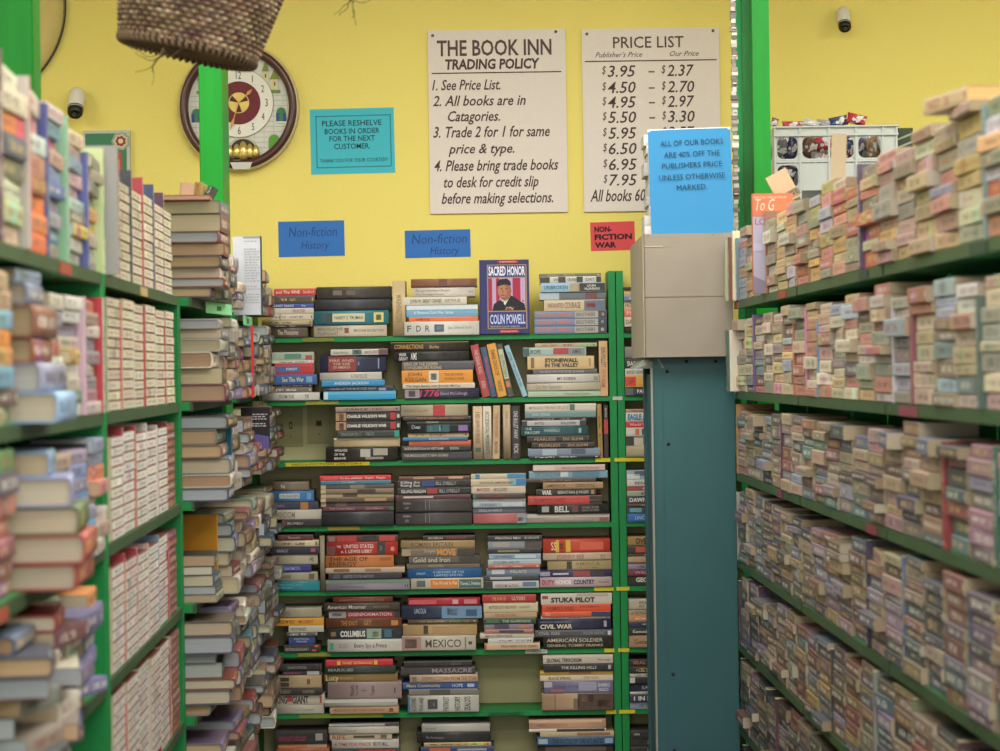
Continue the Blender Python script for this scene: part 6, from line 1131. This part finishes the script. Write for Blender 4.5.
pst(2, 3.28, ['5c8c4c', '4c4858', 'b07464', 'a8604c', '94545c', '84544c', '90644c'], .026, .031, 'stack at left edge', hard=.3)
# fourth and fifth rows
pst(3, 3.925, ['d88c50', '5c6080', '7c78a4', '6c6890', '7470a0', '686490', '78749c', 'c07864'], .024, .027, 'stack farthest from camera', out=.02, rots=6, outs=.01)
pst(3, 3.74, ['7c8868', '6c6488', 'd0c8b8', '5c8c6c', '747094', '6c5450', 'c8c0b0', '54507c'], .024, .028, 'second stack from green divider', out=.03, rots=8, outs=.015)
pst(3, 3.545, ['9c3438', '6c4448', 'b8b0a0', 'c8c0a8', '5c4c54', 'd0c8b8', '887c74', '5a5068'], .024, .029, 'third stack from green divider', out=.045, rots=7, outs=.018, hard=.4)
pst(3, 3.34, ['5c6478', '484c58', '8c3438', '7c8078', '54584c', '9c9484', '3c4048'], .026, .03, 'fourth stack from green divider', out=.03, rots=6, outs=.015, hard=.4)
pst(4, 3.96, ['c0a04c', 'b8503c', '84a068', 'a07868', '6c6890', '7c7898'], .026, .031, 'stack beside green divider', out=.03, rots=6)
# odd books that stand out among the rear left stacks
def facing(d, zb, x0, x1, h, T_, front, lab, spine, text=None):
    """thin book standing across the shelf with a cover towards the camera"""
    t = thing('paperback_book', lab, 'book', (0, d, zb+.0004)); g = Geo()
    g.box(x0, x1, -T_/2, -T_/2+.001, 0, h, hx(front)); g.box(x0, x1, T_/2-.001, T_/2, 0, h, hx(front)); g.box(x1, x1+.001, -T_/2, T_/2, 0, h, hx(spine)); 
    if text: text(g, -T_/2-.0006)
    g.build('cover', INK, t); g = Geo(); g.box(x0+.001, x1-.0005, -T_/2+.0012, T_/2-.0012, .001, h-.001, hx('cfc4a8')); g.build('page_block', PAGES, t); return t
def lines(x0, x1, z0, z1, n, col, seed):
    r_ = random.Random(seed)
    def f(g, y):
        for i in range(n):
            z = z1-(z1-z0)*i/n; a = x0+.003; 
            if r_.random() < .15: continue
            while a < x1-.006:
                w_ = r_.uniform(.003, .011); g.quad([(a, y, z-(z1-z0)/n*.5), (min(a+w_, x1), y, z-(z1-z0)/n*.5), (min(a+w_, x1), y, z), (a, y, z)], hx(col)); a += w_+.0025
    return f
d = 6.985; xa, xb = P(243.5, 260, d).x, P(261.5, 260, d).x; zt_, zb_ = P(254, 236.5, d).z, P(252, 315, d).z
def ft(g, y):
    g.quad([(xb-.003, y, 0), (xb, y, 0), (xb, y, zt_-zb_), (xb-.003, y, zt_-zb_)], hx('3c3c40')); g.quad([(xa, y, zt_-zb_-.006), (xb, y, zt_-zb_-.006), (xb, y, zt_-zb_), (xa, y, zt_-zb_)], hx('7c8a90'))
    lines(xa, xb-.006, .03, zt_-zb_-.012, 24, '9a9a9c', 3)(g, y-.0002)
xa2 = xa-.03
facing(d, zb_, xa2, xb, zt_-zb_, .01, 'b2b6bc', 'white back cover dense with grey text, standing above the rear left stacks', '2c2c30', ft)
d = 6.86; xa, xb = P(252, 440, d).x, P(269.5, 440, d).x
zb_ = ZL[2]+.0; 
def fb(g, y):
    lines(xa, xb-.004, .06, .1, 6, 'a8a4a0', 5)(g, y); lines(xa+.002, xb-.006, .118, .135, 3, '8a6a4c', 6)(g, y); lines(xa+.004, xb-.01, .15, .175, 4, 'b0a8b0', 7)(g, y)
    g.quad([(xa-.03, y-.0001, 0), (xb, y-.0001, 0), (xb, y-.0001, .035), (xa-.03, y-.0001, .05)], hx('544c80'))
facing(d, zb_+.09, xa-.03, xb, .118, .018, '1e1a20', 'black back cover with pale text facing camera among third row left stacks', '1a1a1e', fb)
d = 5.985; xa, xb = P(190, 530, d).x, P(217, 530, d).x
facing(d, ZL[3], xa-.03, xb, .20, .012, 'c88a1c', 'golden yellow book standing across the fourth row, cover towards camera', 'd8a030')
d = 5.99; xa, xb = P(188, 410, d).x, P(233, 410, d).x
facing(d, ZL[2]+.0, xa, xb-.005, .208, .01, '1c5c6c', 'dark teal book standing across the third row behind the first left stack', '2a7486')
d = 6.62; xa, xb = P(235, 380, d).x, P(253.5, 380, d).x
facing(d, ZL[1], xb-.005, xb, .2, .012, 'c02c28', 'narrow red book standing upright among rear left stacks, second row', 'c02830')
# oddments on top of the first rear stack
zt_ = P(200, 204.3, 5.85).z
topz = ZL[0]+.2325
book('p', 'red patterned paperback lying flat on top of first rear left stack', None, .2, .125, .012, 'b03038', LC.at(5.85, .075, topz+.0006), LC.rz+.05, None, (), (), 'd0a890', printed=False)
t = thing('paperback_book', 'cream paperback standing open-edged on top of first rear left stack', 'book', (P(190, 195, 5.84).x, 5.84, topz+.0135), (0, .12, 0)); g = Geo(); g.box(-.018, .016, -.05, .05, 0, .032, hx('d8c8a8')); g.build('page_block', PAGES, t); g = Geo(); g.box(.0165, .019, -.052, .052, 0, .034, hx('8a7c3c')); g.box(-.02, -.0185, -.052, .052, 0, .034, hx('c8b890')); g.build('cover', INK, t)
o = soft('olive paperback standing on edge on top of first rear left stack', None, .034, .1, .018, '8c8040', (P(198.5, 200, 5.80).x, 5.80, topz+.0135), 0, 0, None, 'a09448')
o = soft('dark green paperback leaning on the green post above the rear left stack', None, .03, .1, .012, '24483c', (P(206, 200, 5.82).x, 5.82, topz+.0135), 0, .5)
# mint label holders on the rear left shelf lip
for d, px in ((6.32, 0), (6.75, 0)):
    pass
for lab, x0, y0, x1, y1, d in (('mint green label holder under the rear left top row, nearer one', 206, 302, 231.5, 312, 6.0), ('mint green label holder under the rear left top row, farther one', 243.5, 317, 252, 322.5, 6.9)):
    p, q = P(x0, y0, d), P(x1, y1, d+.3); o = thing('label_holder', lab, 'label holder', ((p.x+q.x)/2, (p.y+q.y)/2, (p.z+q.z)/2-.004), (0, 0, math.atan2(q.y-p.y, q.x-p.x)), 'mint label holders')
    L_b = (Vector((q.x-p.x, q.y-p.y))).length; g = Geo(); g.box(-L_b/2, L_b/2, -.001, .001, -.014, .014, hx('84c890')); g.build('holder', INK, o); g = Geo(); g.box(-.03, .02, -.0016, -.0011, -.006, .006, hx('2c6a3c')); g.build('insert', INK, o)
bpy.context.view_layer.update()
